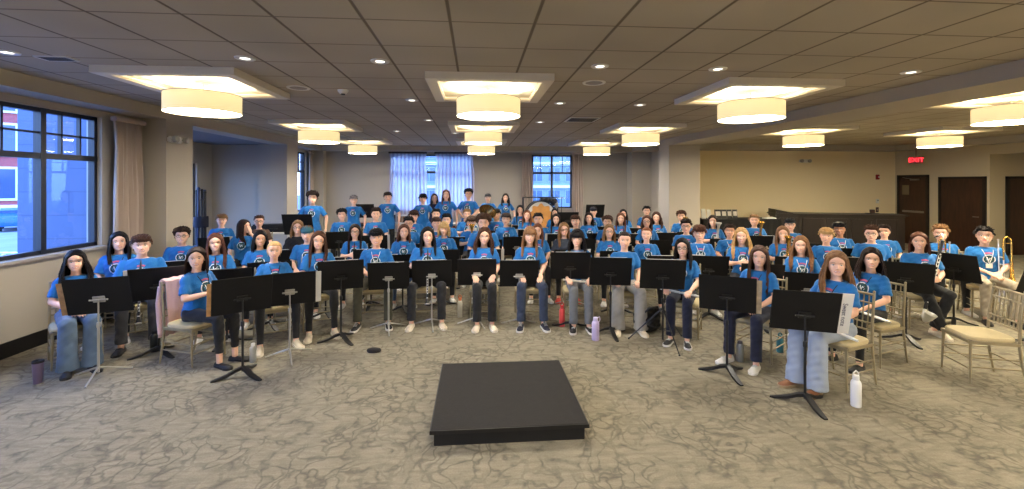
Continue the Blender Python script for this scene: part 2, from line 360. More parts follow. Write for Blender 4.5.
# windows ------------------------------------------------------------
def window(name, fixed, a, b, z0, z1, axis, mull, munt, transom, muntz):
    """axis 'y': the window lies in a plane x=fixed; axis 'x': in a plane y=fixed"""
    fr, mu, gl = MB(), MB(), MB()
    def bx(mb, p0, p1, q0, q1, d0, d1):
        if axis == 'y': mb.box((fixed + d0, p0, q0), (fixed + d1, p1, q1))
        else: mb.box((p0, fixed + d0, q0), (p1, fixed + d1, q1))
    t = .05
    bx(fr, a, b, z0, z0 + t, -.06, .02); bx(fr, a, b, z1 - t, z1, -.06, .02); bx(fr, a, a + t, z0, z1, -.06, .02); bx(fr, b - t, b, z0, z1, -.06, .02)
    for m_ in mull: bx(fr, m_ - .035, m_ + .035, z0, z1, -.06, .03)
    bx(fr, a, b, transom - .035, transom + .035, -.06, .025)
    for m_ in munt: bx(mu, m_ - .012, m_ + .012, transom, z1, -.03, .015)
    bx(mu, a, b, muntz - .012, muntz + .012, -.03, .015)
    bx(gl, a + t, b - t, z0 + t, z1 - t, -.026, -.02)
    o = struct(name, fr, M_wframe)
    obj('muntins', mu, o, M_wframe, smooth=False); obj('glass', gl, o, M_glass, smooth=False)
    return o
w1 = window('window_1', XL - .08, Wl0, Wl1, WZ0, WZ1, 'y', [4.1, 5.92], [3.1, 3.6, 4.55, 5.0, 5.45, 6.18, 6.45], 2.27, 2.55)
obj('sill', MB().box((XL - .03, Wl0 - .03, WZ0 - .04), (XL + .06, Wl1 + .03, WZ0), bev=.006), w1, M_sill)
w2 = window('window_2', XL - .08, 12.72, 14.3, WZ0, WZ1, 'y', [], [13.1, 13.5, 13.9], 2.27, 2.55)
w3 = window('window_3', YB + .1, W1a, W1b, WZ0, WZ1, 'x', [-1.9, -.9], [-2.3, -1.85, -1.0, -.55], 2.27, 2.55)
w4 = window('window_4', YB + .1, W2a, W2b, WZ0, WZ1, 'x', [(W2a + W2b) / 2], [2.15, 2.9], 2.25, 2.55)
for w_, a, b in ((w3, W1a, W1b), (w4, W2a, W2b)): obj('sill', MB().box((a - .03, YB - .05, WZ0 - .04), (b + .03, YB + .03, WZ0), bev=.006), w_, M_sill)
w6 = window('added_window', XL - .08, Wm0, Wm1, WZ0, WZ1, 'y', [-2.3, -1.0, .3], [], 2.27, 2.55)  # added out of view behind the camera, daylight fill for the faces
w5 = window('unseen_window', -6.83, 8.6, 11.5, .2, 2.4, 'y', [10.05], [], 1.7, 2.0)  # out of view, opened up wide to wash the alcove wall with daylight

# doors ----------------------------------------------------------------
def door_yplane(name, x, y0, y1, h, lab):
    fr = MB().box((x - .05, y0, 0), (x, y0 + .07, h)).box((x - .05, y1 - .07, 0), (x, y1, h)).box((x - .05, y0, h - .07), (x, y1, h))
    o = struct(name, fr, M_dframe, label=lab)
    leaf = MB().box((x - .035, y0 + .07, .01), (x, y1 - .07, h - .07))
    obj('door_leaf', leaf, o, M_door, smooth=False)
    return o
d1 = door_yplane('door_1', 13.6, 12.5, 13.5, 2.17, 'dark brown door with a small window and closer arm')
obj('window_pane', MB().box((13.555, 13.1, 1.55), (13.567, 13.32, 1.85)), d1, mat('door_lite_glass', (120, 108, 84), .2), smooth=False)
obj('closer', MB().box((13.52, 12.75, 2.0), (13.565, 13.05, 2.05), bev=.01).tube([(13.54, 13.0, 2.05), (13.5, 13.15, 2.07), (13.55, 13.3, 2.1)], .008), d1, mat('grey_metal', (140, 138, 132), .35, .8))
obj('push_bar', MB().box((13.52, 12.62, 1.0), (13.565, 13.3, 1.06), bev=.008), d1, mat('grey_metal', (140, 138, 132), .35, .8))
d2 = door_yplane('door_2', 13.6, 10.97, 12.2, 2.10, 'wide dark brown door with a thick black frame')
obj('door_handle', MB().tube([(13.565, 11.14, 1.0), (13.52, 11.14, 1.0), (13.52, 11.25, 1.0)], .01), d2, mat('grey_metal', (140, 138, 132), .35, .8))
d3f = MB().box((14.05, 10.85, 0), (14.12, 10.9, 2.1)).box((15.0, 10.85, 0), (15.07, 10.9, 2.1)).box((14.05, 10.85, 2.03), (15.07, 10.9, 2.1))
d3 = struct('door_3', d3f, M_dframe, label='dark door inside the side recess')
obj('door_leaf', MB().box((14.12, 10.865, .01), (15.0, 10.9, 2.03)), d3, M_door, smooth=False)

# curtains ---------------------------------------------------------------
def curtain(name, a, b, fixed, axis, z0, z1, folds, amp, m, label, cat, group=None, rod=True, topamp=.4):
    nu, nz = folds * 10, 14; mb = MB(); rows = []
    rg = random.Random(sum(map(ord, label)) % 999)
    ph = [rg.uniform(-.6, .6) for _ in range(folds + 2)]
    for i in range(nz + 1):
        t = i / nz; z = z1 + (z0 - z1) * t; am = amp * (topamp + (1 - topamp) * min(1, t * 3)); pinch = 1 - .08 * math.exp(-((t - .12) / .08) ** 2)
        row = []
        for j in range(nu + 1):
            u = j / nu; k = u * folds; p = a + (b - a) * (.5 + (u - .5) * pinch) + .012 * math.sin(7 * t + k)
            d = am * (math.sin(2 * PI * k + ph[int(k)] * t) + .25 * math.sin(5 * PI * k + 3 * t))
            row.append((fixed + d, p, z) if axis == 'y' else (p, fixed + d, z))
        rows.append(row)
    mb.loft(rows, cap=False, closed=False)
    o = thing(name, label, cat, group=group)
    pm = obj('panel', mb, o, m)
    sol = pm.modifiers.new('thick', 'SOLIDIFY'); sol.thickness = .004
    hd = MB()
    if axis == 'y': hd.box((fixed - .03, a - .01, z1 - .01), (fixed + .05, b + .01, z1 + .05), bev=.006)
    else: hd.box((a - .01, fixed - .05, z1 - .01), (b + .01, fixed + .03, z1 + .05), bev=.006)
    obj('heading_rail', hd, o, m if rod else mat('rail_brown', (60, 52, 48), .5))
    return o
curtain('drape', 6.72, 7.28, XL + .14, 'y', .03, 2.82, 6, .045, M_drape, 'taupe pleated floor length drape beside the big left side window', 'curtain')
curtain('drape', 14.25, 14.55, XL + .1, 'y', .03, 2.85, 5, .03, M_drape, 'narrow drape beside the left window in the far corner', 'curtain')
curtain('sheer_curtain', W1a - .05, -1.60, YB - .1, 'x', .35, 2.88, 12, .035, M_sheer, 'bright white sheer curtain, left half of the wide back window', 'curtain', rod=False)
curtain('sheer_curtain', -1.34, W1b + .05, YB - .1, 'x', .35, 2.88, 12, .035, M_sheer, 'bright white sheer curtain, right half of the wide back window', 'curtain', rod=False)
curtain('drape', 1.50, 1.86, YB - .12, 'x', .03, 2.88, 5, .04, M_drape, 'grey taupe drape on the left edge of the narrow back window', 'curtain')
curtain('drape', 3.19, 3.55, YB - .12, 'x', .03, 2.88, 5, .04, M_drape, 'grey taupe drape on the right edge of the narrow back window', 'curtain')

# outside ---------------------------------------------------------------
struct('street', MB().box((-90, -30, -1.4), (60, 110, -1.2)), mat('asphalt', (118, 122, 130), .9, noise=.15, nscale=.6))
o = struct('exterior_wall', MB().box((-6.97, 7.44, -1.2), (-5.42, 7.5, 4.2)), block_mat('pale_block_siding', (90, 100, 126), (86, 96, 122), (76, 86, 110), 1., .8, .36, .008))
bb = thing('brick_building', 'red brick building with white trimmed windows seen through the left window', 'building', (*room(7, 40), -1.2), math.atan2(-room(7, 40)[0], room(7, 40)[1]))
obj('brick_wall', MB().box((-14, 0, 0), (14, 8, 13)), bb, block_mat('red_brick', (176, 70, 66), (150, 58, 56), (150, 130, 126), 3., .5, .25, .015), smooth=False)
for i in range(7):
    for zz in (1.5, 5.4, 9.3):
        x = -12 + i * 4
        f = obj('window_frame', MB().box((x - .7, -.12, zz), (x + .7, .0, zz + 3.0)), bb, M_white, smooth=False)
        obj('pane', MB().box((x - .5, -.15, zz + .2), (x + .5, -.12, zz + 2.8)), f, mat('outdoor_pane', (60, 80, 110), .1), smooth=False)
obj('stone_band', MB().box((-14.1, -.2, .6), (14.1, 0, 1.1)), bb, M_white, smooth=False)
def car(loc, rz):
    t = thing('car', 'small blue car parked on the street outside the left window', 'car', loc, rz)
    prof = [(-2.1,.35),(-2.15,.75),(-1.9,.85),(-1.1,.95),(-.5,1.42),(.8,1.45),(1.5,1.0),(2.05,.92),(2.15,.6),(2.1,.35)]
    r = [[(x, s * (.8 if z > 1 else .87), z) for x, z in prof] for s in (-1, 1)]
    obj('body', MB().loft(r), t, mat('blue_car_paint', (40, 90, 175), .3, .2))
    obj('windows', MB().box((-1.0, -.815, .98), (1.25, .815, 1.33), bev=.03), t, mat('outdoor_pane', (60, 80, 110), .1))
    for x in (-1.35, 1.35):
        for y in (-.8, .8): obj('wheel', MB().lathe([(.05, -.1), (.32, -.1), (.34, 0), (.32, .1), (.05, .1)], 18, 0, (x, y, .34), 'y'), t, M_black)
_cx, _cy = room(19, 30); car((_cx, _cy, -1.2), math.radians(-48))
_cx, _cy = room(10, 16)
for k in range(5):
    px_, py_ = room(-2 + k * 8, 15)
    t = obj('bike_rack', MB().tube([(-.3, 0, 0), (-.32, 0, .55), (-.2, 0, .75), (.0, 0, .8), (.2, 0, .75), (.32, 0, .55), (.3, 0, 0)], .04, 8), None, mat('pale_metal', (205, 210, 218), .4, .3), loc=(px_, py_, -1.2), rot=(0, .25, .6))
    tag(t, 'pale hoop bike rack on the pavement outside the left window', 'bike rack', 'bike racks outside the left window')
fac = thing('office_building', 'pale office block with rows of windows seen behind the narrow back window', 'building', (3.5, 48, -1.2))
obj('facade', MB().box((-12, 0, 0), (12, 4, 13)), fac, mat('pale_facade', (128, 140, 146), .9, noise=.1, nscale=1.), smooth=False)
for zz in (.8, 3.2, 5.6, 8.0):
    for i in range(12):
        x = -11 + i * 1.9
        f = obj('window_frame', MB().box((x, -.08, zz), (x + 1.35, 0, zz + 1.5)), fac, mat('facade_frame', (150, 160, 166), .6), smooth=False)
        obj('pane', MB().box((x + .06, -.1, zz + .06), (x + .64, -.08, zz + 1.44)).box((x + .71, -.1, zz + .06), (x + 1.29, -.08, zz + 1.44)), f, mat('facade_pane', (84, 98, 112), .15), smooth=False)
obj('ledge', MB().box((-12.1, -.25, 2.5), (12.1, 0, 2.8)).box((-12.1, -.25, 4.95), (12.1, 0, 5.25)), fac, M_white, smooth=False)

# lights ---------------------------------------------------------------
M_shade = mat('linen_lamp_shade', (235, 222, 180), .8, emit=(255, 232, 172), es=SHADE_E)
M_disc = mat('lamp_diffuser', (250, 246, 230), .6, emit=(255, 246, 230), es=DISC_E)
M_up = mat('lamp_top_glow', (250, 246, 230), .6, emit=(255, 236, 196), es=UP_E)
M_cove = mat('cove_strip', (255, 246, 225), .6, emit=(255, 236, 196), es=COVE_E)
M_coff = mat('coffer_paint', (222, 214, 198), .8)
M_rim = mat('lamp_rim', (190, 180, 150), .5)
shade = MB().lathe([(.378, 0), (.38, .01), (.38, .19), (.378, .2)], 48, cap=False).mesh('drum', [M_shade])
rim = MB()
for h in (0, .2): rim.lathe([(.376, h - .004), (.384, h - .004), (.384, h + .004), (.376, h + .004), (.376, h - .004)], 48, cap=False)
rim = rim.mesh('rim', [M_rim])
M_disc2 = mat('side_hall_diffuser', (250, 246, 230), .6, emit=(255, 240, 208), es=DISC_E * 2.0)
disc = MB().lathe([(.002, .006), (.37, .006), (.375, .012), (.002, .012)], 48, cap=False).mesh('disc', [M_disc])
upd = MB().lathe([(.002, .17), (.28, .17), (.28, .175), (.002, .175)], 32, cap=False).mesh('up', [M_up])
stem_ = MB().tube([(0, 0, .17), (0, 0, .35)], .008, 10).mesh('stem', [M_white])
canopy_ = MB().lathe([(.001, .335), (.07, .335), (.07, .35), (.001, .35)], 20).mesh('canopy', [M_white])
fin_ = MB().lathe([(.001, -.012), (.03, -.01), (.02, .006)], 12).mesh('finial', [M_white])
co_f = MB(); O_, I_ = .68, .565
for a, b in (((-O_, -O_), (O_, -I_)), ((-O_, I_), (O_, O_)), ((-O_, -I_), (-I_, I_)), ((I_, -I_), (O_, I_))): co_f.box((a[0], a[1], -.075), (b[0], b[1], 0))
co_f = co_f.mesh('coffer', [M_coff], False)
co_p = MB().box((-I_, -I_, -.012), (I_, I_, 0)).mesh('panel', [mat('coffer_inner_paint', (238, 230, 208), .8)], False)
co_s = MB()
for a, b in (((-I_, -I_, -.05), (I_, -I_ + .015, -.035)), ((-I_, I_ - .015, -.05), (I_, I_, -.035)), ((-I_, -I_, -.05), (-I_ + .015, I_, -.035)), ((I_ - .015, -I_, -.05), (I_, I_, -.035))): co_s.box(a, b)
co_s = co_s.mesh('strip', [M_cove], False)
rows_ = [('frontmost', 5.40), ('middle', 9.2), ('rearmost', 12.65), ('unseen', 1.2), ('unseen', -2.05)]
cols_ = [('left', -3.1), ('centre', .15), ('right', 3.44), ('side hall', 7.05), ('far side hall', 10.25)]
for rn, ry in rows_:
    for cn, cx in cols_:
        if 'side' in cn and rn == 'rearmost': continue
        where = f'{rn} in the {cn} row' if rn != 'unseen' else f'behind the photographer, {"nearer" if ry > 0 else "farther"}, {cn} row'
        t = thing('drum_pendant', f'round cream drum pendant lamp, {where}', 'ceiling lamp', (cx, ry, CH - .362), group='drum pendants')
        for nm, me in (('shade', shade), ('rim', rim), ('diffuser', disc), ('bulb_glow', upd), ('stem', stem_), ('canopy', canopy_), ('finial', fin_)):
            po = obj(nm, me, t)
            if nm == 'diffuser' and 'side' in cn: po.material_slots[0].link = 'OBJECT'; po.material_slots[0].material = M_disc2
        t = thing('ceiling_coffer', f'square lit coffer frame around the drum lamp {where}', 'ceiling coffer', (cx, ry, CH), group='square coffers')
        for nm, me in (('frame', co_f), ('inner_panel', co_p), ('light_strip', co_s)): obj(nm, me, t)

M_spot = mat('downlight_lens', (255, 250, 240), .4, emit=(255, 246, 228), es=2.5)
M_dark = mat('dark_grille', (30, 30, 32), .6)
dl_t = MB().lathe([(.045, -.008), (.085, -.01), (.09, 0), (.04, 0), (.045, -.008)], 20, cap=False).mesh('ring', [M_white])
dl_l = MB().lathe([(.001, -.004), (.05, -.005), (.05, 0), (.001, 0)], 16).mesh('lens', [M_spot])
DLW = ['between the frontmost left and centre lamps', 'beside the left edge of the frontmost centre coffer', 'left of the middle centre lamp', 'between the frontmost centre and right lamps', 'just right of the frontmost centre drum shade', 'in front of the middle right lamp',
 'right of the middle centre lamp near the ceiling vent', 'in front of the frontmost right coffer', 'in front of the frontmost left coffer', 'at the far left edge of the photo', 'near the upper right edge beside the beam', 'just in front of the rearmost left lamp', 'beside the rearmost centre coffer on its left', 'between the middle right and rearmost right lamps']
for i, (px, py) in enumerate([(380, 61), (412, 100), (428.5, 120), (600, 66), (560, 103), (640, 104.7), (540, 122), (718, 68.7), (245, 58), (7, 52), (911, 72), (397, 131), (455, 133), (620, 127)]):
    x, y = ceil_at(px, py)
    t = thing('recessed_downlight', 'small recessed downlight ' + DLW[i], 'downlight', (x, y, CH), group='small recessed downlights')
    obj('trim_ring', dl_t, t); obj('lens', dl_l, t)
for px, py, lb in ((594, 82.5, 'round white ceiling speaker right of the front centre lamp'), (298.5, 87.7, 'round white ceiling speaker left of the front centre lamp')):
    x, y = ceil_at(px, py); t = thing('ceiling_speaker', lb, 'speaker', (x, y, CH), group='ceiling speakers')
    obj('bezel', MB().lathe([(.10, -.006), (.13, -.01), (.135, 0), (.1, 0)], 24), t, M_white); obj('grille', MB().lathe([(.001, -.012), (.08, -.012), (.105, -.004), (.001, 0)], 24), t, mat('speaker_grille', (150, 146, 138), .6))
x, y = ceil_at(343, 90); t = thing('smoke_detector', 'small white smoke detector on the ceiling left of centre', 'smoke detector', (x, y, CH))
obj('housing', MB().lathe([(.001, -.05), (.04, -.048), (.06, -.02), (.065, 0)], 20), t, M_white); obj('sensor', MB().lathe([(.001, -.062), (.025, -.06), (.03, -.045)], 14), t, M_dark)
for px, py, lb in ((582, 119.5, 'dark rectangular air vent in the ceiling right of centre'), (57, 58, 'dark air vent in the ceiling at far left')):
    x, y = ceil_at(px, py); t = thing('ceiling_vent', lb, 'air vent', (x, y, CH), group='ceiling air vents'); t.scale = (1, 1, 1) if px > 100 else (.5, .28, 1)
    f = MB()
    for a, b in (((-.28, -.28), (.28, -.25)), ((-.28, .25), (.28, .28)), ((-.28, -.25), (-.25, .25)), ((.25, -.25), (.28, .25))): f.box((a[0], a[1], -.012), (b[0], b[1], 0))
    obj('frame', f, t, M_white, smooth=False); obj('backing', MB().box((-.25, -.25, -.002), (.25, .25, 0)), t, M_dark, smooth=False)
    s = MB()
    for k in range(9): s.box((-.25, -.22 + k * .055, -.011), (.25, -.205 + k * .055, -.003))
    obj('louvres', s, t, mat('vent_louvre', (84, 82, 80), .5), smooth=False)
# wall devices
def emlight(loc, rz, lb):
    t = thing('emergency_light', lb, 'emergency light', loc, rz)
    obj('housing', MB().box((-.15, -.07, -.05), (.15, 0, .05), bev=.02), t, M_white)
    for s in (-1, 1): obj('lamp_head', MB().lathe([(.02, -.03), (.05, .0), (.055, .05), (.045, .06), (.001, .055)], 16, 0, (0, 0, 0), 'y').xf(Matrix.Translation((s * .13, -.1, .0)) @ Matrix.Rotation(PI, 4, 'Z')), t, mat('lamp_head_grey', (170, 166, 156), .3))
emlight((XS + .001, 7.55, 2.62), PI / 2, 'twin headed emergency light on the pier left of the alcove')
xx = 13.6; r = .649
emlight((10.42, 13.6, 2.62), 0, 'twin headed emergency light high on the right hall back wall')
t = thing('exit_sign', 'red lit exit sign hanging near the corner doors', 'exit sign', (13.06, 12.4, 2.60), math.radians(-46))
obj('housing', MB().box((-.16, -.03, -.1), (.16, .03, .1), bev=.01).box((-.008, -.008, .1), (.008, .008, .5)), t, mat('exit_housing', (120, 36, 36), .4))
def text_mesh(s, size, depth=.002):
    cu = bpy.data.curves.new('t', 'FONT'); cu.body = s; cu.size = size; cu.extrude = depth; cu.align_x = 'CENTER'; cu.align_y = 'CENTER'
    o = bpy.data.objects.new('t', cu); C.objects.link(o); dg = bpy.context.evaluated_depsgraph_get(); me = bpy.data.meshes.new_from_object(o.evaluated_get(dg)); bpy.data.objects.remove(o); return me
tm = text_mesh('EXIT', .17); tm.materials.append(mat('exit_red', (255, 60, 60), .4, emit=(255, 40, 50), es=4.))
obj('lettering', tm, t, loc=(0, -.034, 0), rot=(PI / 2, 0, 0))
t = thing('fire_alarm', 'small red fire alarm strobe on the wall left of the corner door', 'fire alarm', (12.96, 13.6, 2.11))
obj('base', MB().box((-.06, -.04, -.08), (.06, 0, .08), bev=.01), t, mat('alarm_red', (150, 26, 24), .4)); obj('strobe', MB().box((-.005, -.06, -.02), (.05, -.04, .02), bev=.006), t, M_white)
t = thing('thermostat', 'small white thermostat on the wall below the fire alarm', 'thermostat', (12.96, 13.6, 1.33)); obj('case', MB().box((-.05, -.03, -.07), (.05, 0, .07), bev=.008), t, M_white); obj('screen', MB().box((-.03, -.034, .01), (.03, -.03, .045)), t, mat('lcd_grey', (150, 160, 150), .3), smooth=False)
t = thing('wall_switch', 'dark wall switch plate under the white thermostat', 'switch', (12.96, 13.6, 1.05)); obj('plate', MB().box((-.05, -.012, -.08), (.05, 0, .08), bev=.004), t, mat('bronze_plate', (60, 34, 26), .4)); obj('toggle', MB().box((-.02, -.02, -.03), (.02, -.012, .03), bev=.003), t, mat('ivory_toggle', (150, 130, 110), .5))
# ------------------------------------------------------------------ people: head
NV, NU = 58, 64
_zt = np.array([-.118,-.112,-.100,-.082,-.060,-.030,0,.030,.055,.080,.098,.108,.111])
_wt = np.array([.010,.030,.044,.056,.0635,.069,.0725,.0745,.0735,.064,.045,.024,.002])
_ft = np.array([-.066,-.082,-.090,-.092,-.090,-.086,-.082,-.088,-.088,-.074,-.050,-.026,-.002])
_bt = np.array([-.040,-.012,.012,.034,.058,.080,.094,.100,.098,.084,.060,.034,.002])
_yc = .012
def _sm(a, k=2):
    for _ in range(k): a = np.concatenate([[a[0]], (a[:-2] + 2 * a[1:-1] + a[2:]) / 4, [a[-1]]])
    return a
_zz = np.concatenate([np.linspace(-.118, -.1, 6)[:-1], np.linspace(-.1, .045, 34)[:-1], np.linspace(.045, .111, 20)])
NV = len(_zz)
_W, _FR, _BK = (_sm(np.interp(_zz, _zt, t), 2) for t in (_wt, _ft, _bt))
_s = np.linspace(-1, 1, NU, endpoint=False)
_PHI = PI * np.sign(_s) * np.abs(_s) ** 1.35
def head_grid(smile=1., nose=1., jaw=1.):
    V = np.zeros((NV, NU, 3))
    for i, z in enumerate(_zz):
        c, s = np.cos(_PHI), np.sin(_PHI)
        wj = _W[i] * (1 + (jaw - 1) * max(0., min(1., (-z) / .08)))
        x = wj * np.sign(s) * np.abs(s) ** .88
        cf = np.sign(c) * np.abs(c) ** .92
        y = np.where(c > 0, _yc * 0 - (-_FR[i]) * cf, _BK[i] * (-cf))
        V[i, :, 0] = x; V[i, :, 1] = y; V[i, :, 2] = z
    X, Z = V[..., 0], V[..., 2]; front = (np.cos(_PHI) > .25)[None, :] * 1.0
    ns = np.interp(Z, [-.052, -.044, -.034, -.015, .004, .012], [0, .010, .021, .013, .005, 0]) * nose
    d = ns * np.exp(-(X / np.interp(Z, [-.045, -.03, 0], [.013, .012, .008])) ** 2)
    d += .006 * np.exp(-((np.abs(X) - .012) / .006) ** 2 - ((Z + .038) / .006) ** 2)
    d -= .010 * np.exp(-((np.abs(X) - .031) / .017) ** 2 - ((Z - .001) / .012) ** 2)
    d += .004 * np.exp(-((np.abs(X) - .028) / .02) ** 2 - ((Z - .020) / .008) ** 2)
    d += .005 * np.exp(-((np.abs(X) - .042) / .016) ** 2 - ((Z + .03) / .018) ** 2)
    zm = -.065 + smile * 9 * X ** 2
    d += .006 * np.exp(-(X / .022) ** 2 - ((Z - zm) / .009) ** 2) - .004 * np.exp(-(X / .02) ** 2 - ((Z + .080) / .006) ** 2)
    d += .005 * np.exp(-(X / .016) ** 2 - ((Z + .098) / .012) ** 2)
    V[..., 1] -= d * front
    return V
def head_surf(phi, z, off=0.):
    i = np.interp(z, _zz, np.arange(NV)); w_, f_, b_ = (np.interp(i, np.arange(NV), t) for t in (_W, _FR, _BK))
    c, s = math.cos(phi), math.sin(phi); sc = 1 + off / .085
    return ((w_ * math.copysign(abs(s) ** .88, s)) * sc, (f_ * c if c > 0 else b_ * -c) * sc, z + off * max(0, z) / .1)
def head_mb(smile=1., teeth=True, nose=1., jaw=1.):
    """slots: 0 skin 1 lips 2 teeth 3 eye white 4 iris 5 brow"""
    V = head_grid(smile, nose, jaw); mb = MB(); vs = V.reshape(-1, 3)
    fs, ms = [], []
    for i in range(NV - 1):
        for j in range(NU):
            k = (j + 1) % NU; f = (i*NU+j, i*NU+k, (i+1)*NU+k, (i+1)*NU+j); fs.append(f)
            c = vs[list(f)].mean(0); m_ = 0
            ms.append(m_)
    mb.v = [tuple(p) for p in vs]; mb.f = fs; mb.m = ms
    mb.add([(0, -.055, -.119)], [], 0); mb.f.extend([tuple(range(NU - 1, -1, -1)), tuple((NV - 1) * NU + j for j in range(NU))]); mb.m.extend([0, 0])
    bv = BVHTree.FromPolygons([Vector(p) for p in mb.v[:NV * NU]], [f for f in fs])
    def onface(x, z, lift):
        h = bv.ray_cast(Vector((x, -.3, z)), Vector((0, 1, 0))); return (x, (h[0].y if h[0] is not None else -.08) - lift, z)
    wdt = .027 if teeth else .022; xs = np.linspace(-1, 1, 13); gap = .0048 if teeth else .0012
    zc = lambda x: -.0655 + smile * 9 * x * x
    mb.tube([onface(u * wdt, zc(u * wdt) + gap * (1 - u * u) + .0018 - .0008 * math.exp(-(u / .18) ** 2), .0004) for u in xs], [.0006 + .0026 * (1 - u ** 2) ** .6 for u in xs], 6, 1)
    mb.tube([onface(u * wdt, zc(u * wdt) - gap * (1 - u * u) - .0026, .0006) for u in xs], [.0006 + .0034 * (1 - u ** 2) ** .6 for u in xs], 6, 1)
    if teeth: mb.loft([[onface(u * .023, zc(u * .023) + gap * (1 - u * u) + .0005, .0012) for u in xs], [onface(u * .023, zc(u * .023) - gap * (1 - u * u) - .0005, .0012) for u in xs]], 2, False, False)
    for sg in (-1, 1):
        c0 = np.array([sg * .0305, -.0655, .0005]); r = .0125
        e = MB().ball((0, 0, 0), r, 12)
        for f in e.f:
            q = np.mean([e.v[k] for k in f], axis=0)
            pass
        e.xf(Matrix.Rotation(PI / 2, 4, 'X'))
        mm = []
        for f in e.f:
            q = np.mean([e.v[k] for k in f], axis=0); q = q / (np.linalg.norm(q) + 1e-9)
            mm.append(4 if q[1] < -.80 else 3)
        e.m = mm; e.xf(Matrix.Translation(c0) @ Matrix.Scale(.78, 4, (0, 0, 1)))
        mb.join(e)
        # upper lid / lashes and brow
        mb.tube([(sg * (.0305 + dx), -.079 + abs(dx) * .35, .0085 - abs(dx) * .22) for dx in (-.013, -.006, 0, .006, .013)], [.0008, .0015, .0017, .0015, .0009], 6, 5)
        mb.tube([(sg * (.030 + dx), -.0885 + (dx + .004) ** 2 * 22 + (.0 if dx < 0 else .0), .0270 - (dx - .003) ** 2 * 16) for dx in (-.017, -.008, 0, .009, .018)], [.0010, .0022, .0024, .0020, .0008], 6, 5)
        # ear
        mb.join(MB().ball((0, 0, 0), 1, 12, 0, (.008, .017, .030)), Matrix.Translation((sg * .0755, .012, -.008)) @ Matrix.Rotation(-sg * .35, 4, 'Z') @ Matrix.Rotation(.2, 4, 'X'))
        mb.join(MB().ball((0, 0, 0), 1, 10, 0, (.006, .009, .010)), Matrix.Translation((sg * .075, .006, -.034)))
    return mb

# ------------------------------------------------------------------ people: hair (head coordinates: origin between the eyes, facing -Y)
def cap_patch(hair_z, off, mb, noise=0., seed=0, front_lift=0.):
    rg = np.random.default_rng(seed); nz_, nu = 20, 56; rows = []
    for i in range(nz_ + 1):
        t = i / nz_; row = []
        for j in range(nu):
            phi = -PI + 2 * PI * j / nu; z0 = hair_z(phi); z = z0 + (.1105 - z0) * (1 - (1 - t) ** 1.6)
            o = off(phi, z) * min(1., t * 5 + .0) + .0008
            if noise: o += noise * math.sin(phi * 9 + z * 110 + seed) * math.cos(phi * 5 - z * 70)
            row.append(head_surf(phi, min(z, .1105), o))
        rows.append(row)
    mb.loft(rows, cap=True)
def hairline(front=.062, side=.02, back=-.085):
    def f(phi):
        a = abs(phi)
        return float(np.interp(a, [0, .75, 1.05, 1.45, 1.75, 2.2, PI], [front, front - .002, front - .022, side, -.02, back * .9, back]))
    return f
def lock(mb, pts, r0, r1, n=5, flat=.55, tip=.2):
    m = len(pts); rad = [r0 + (r1 - r0) * (i / (m - 1)) for i in range(m)]; rad[0] *= .5; rad[-1] *= tip
    mb.tube(pts, rad, n, 0, True, flat)
def oval_line(front=.080, back=-.085):
    def f(phi): return float(np.interp(abs(phi), [0, .3, .6, .85, 1.05, 1.3, 1.6, 2.2, PI], [front, front - .007, front - .026, front - .050, .014, .004, -.02, back * .9, back]))
    return f
def over_skull(phi, part, yroot, n, off):
    """points from a root on the part line, over the skull, to the side at azimuth phi (0 front)"""
    a = Vector((part, yroot, .108)); out = []
    for i in range(n):
        t = i / (n - 1); th = t * PI / 2
        e = Vector(head_surf(phi, 0.0, off)); top = Vector((part * (1 - t), yroot * (1 - .3 * t), 0))
        z = .108 * math.cos(th) * 1.0 + .004
        rr = math.sin(th)
        p = Vector((top.x * (1 - rr) + e.x * rr, top.y * (1 - rr) + e.y * rr, z))
        # push out to the skull
        q = Vector((p.x / .074, (p.y - .008) / .093, p.z / .110)); L_ = q.length
        k = (1 + off / .085) / max(L_, .2)
        p = Vector((p.x * k, (p.y - .008) * k + .008, p.z * k))
        out.append(p)
    return out
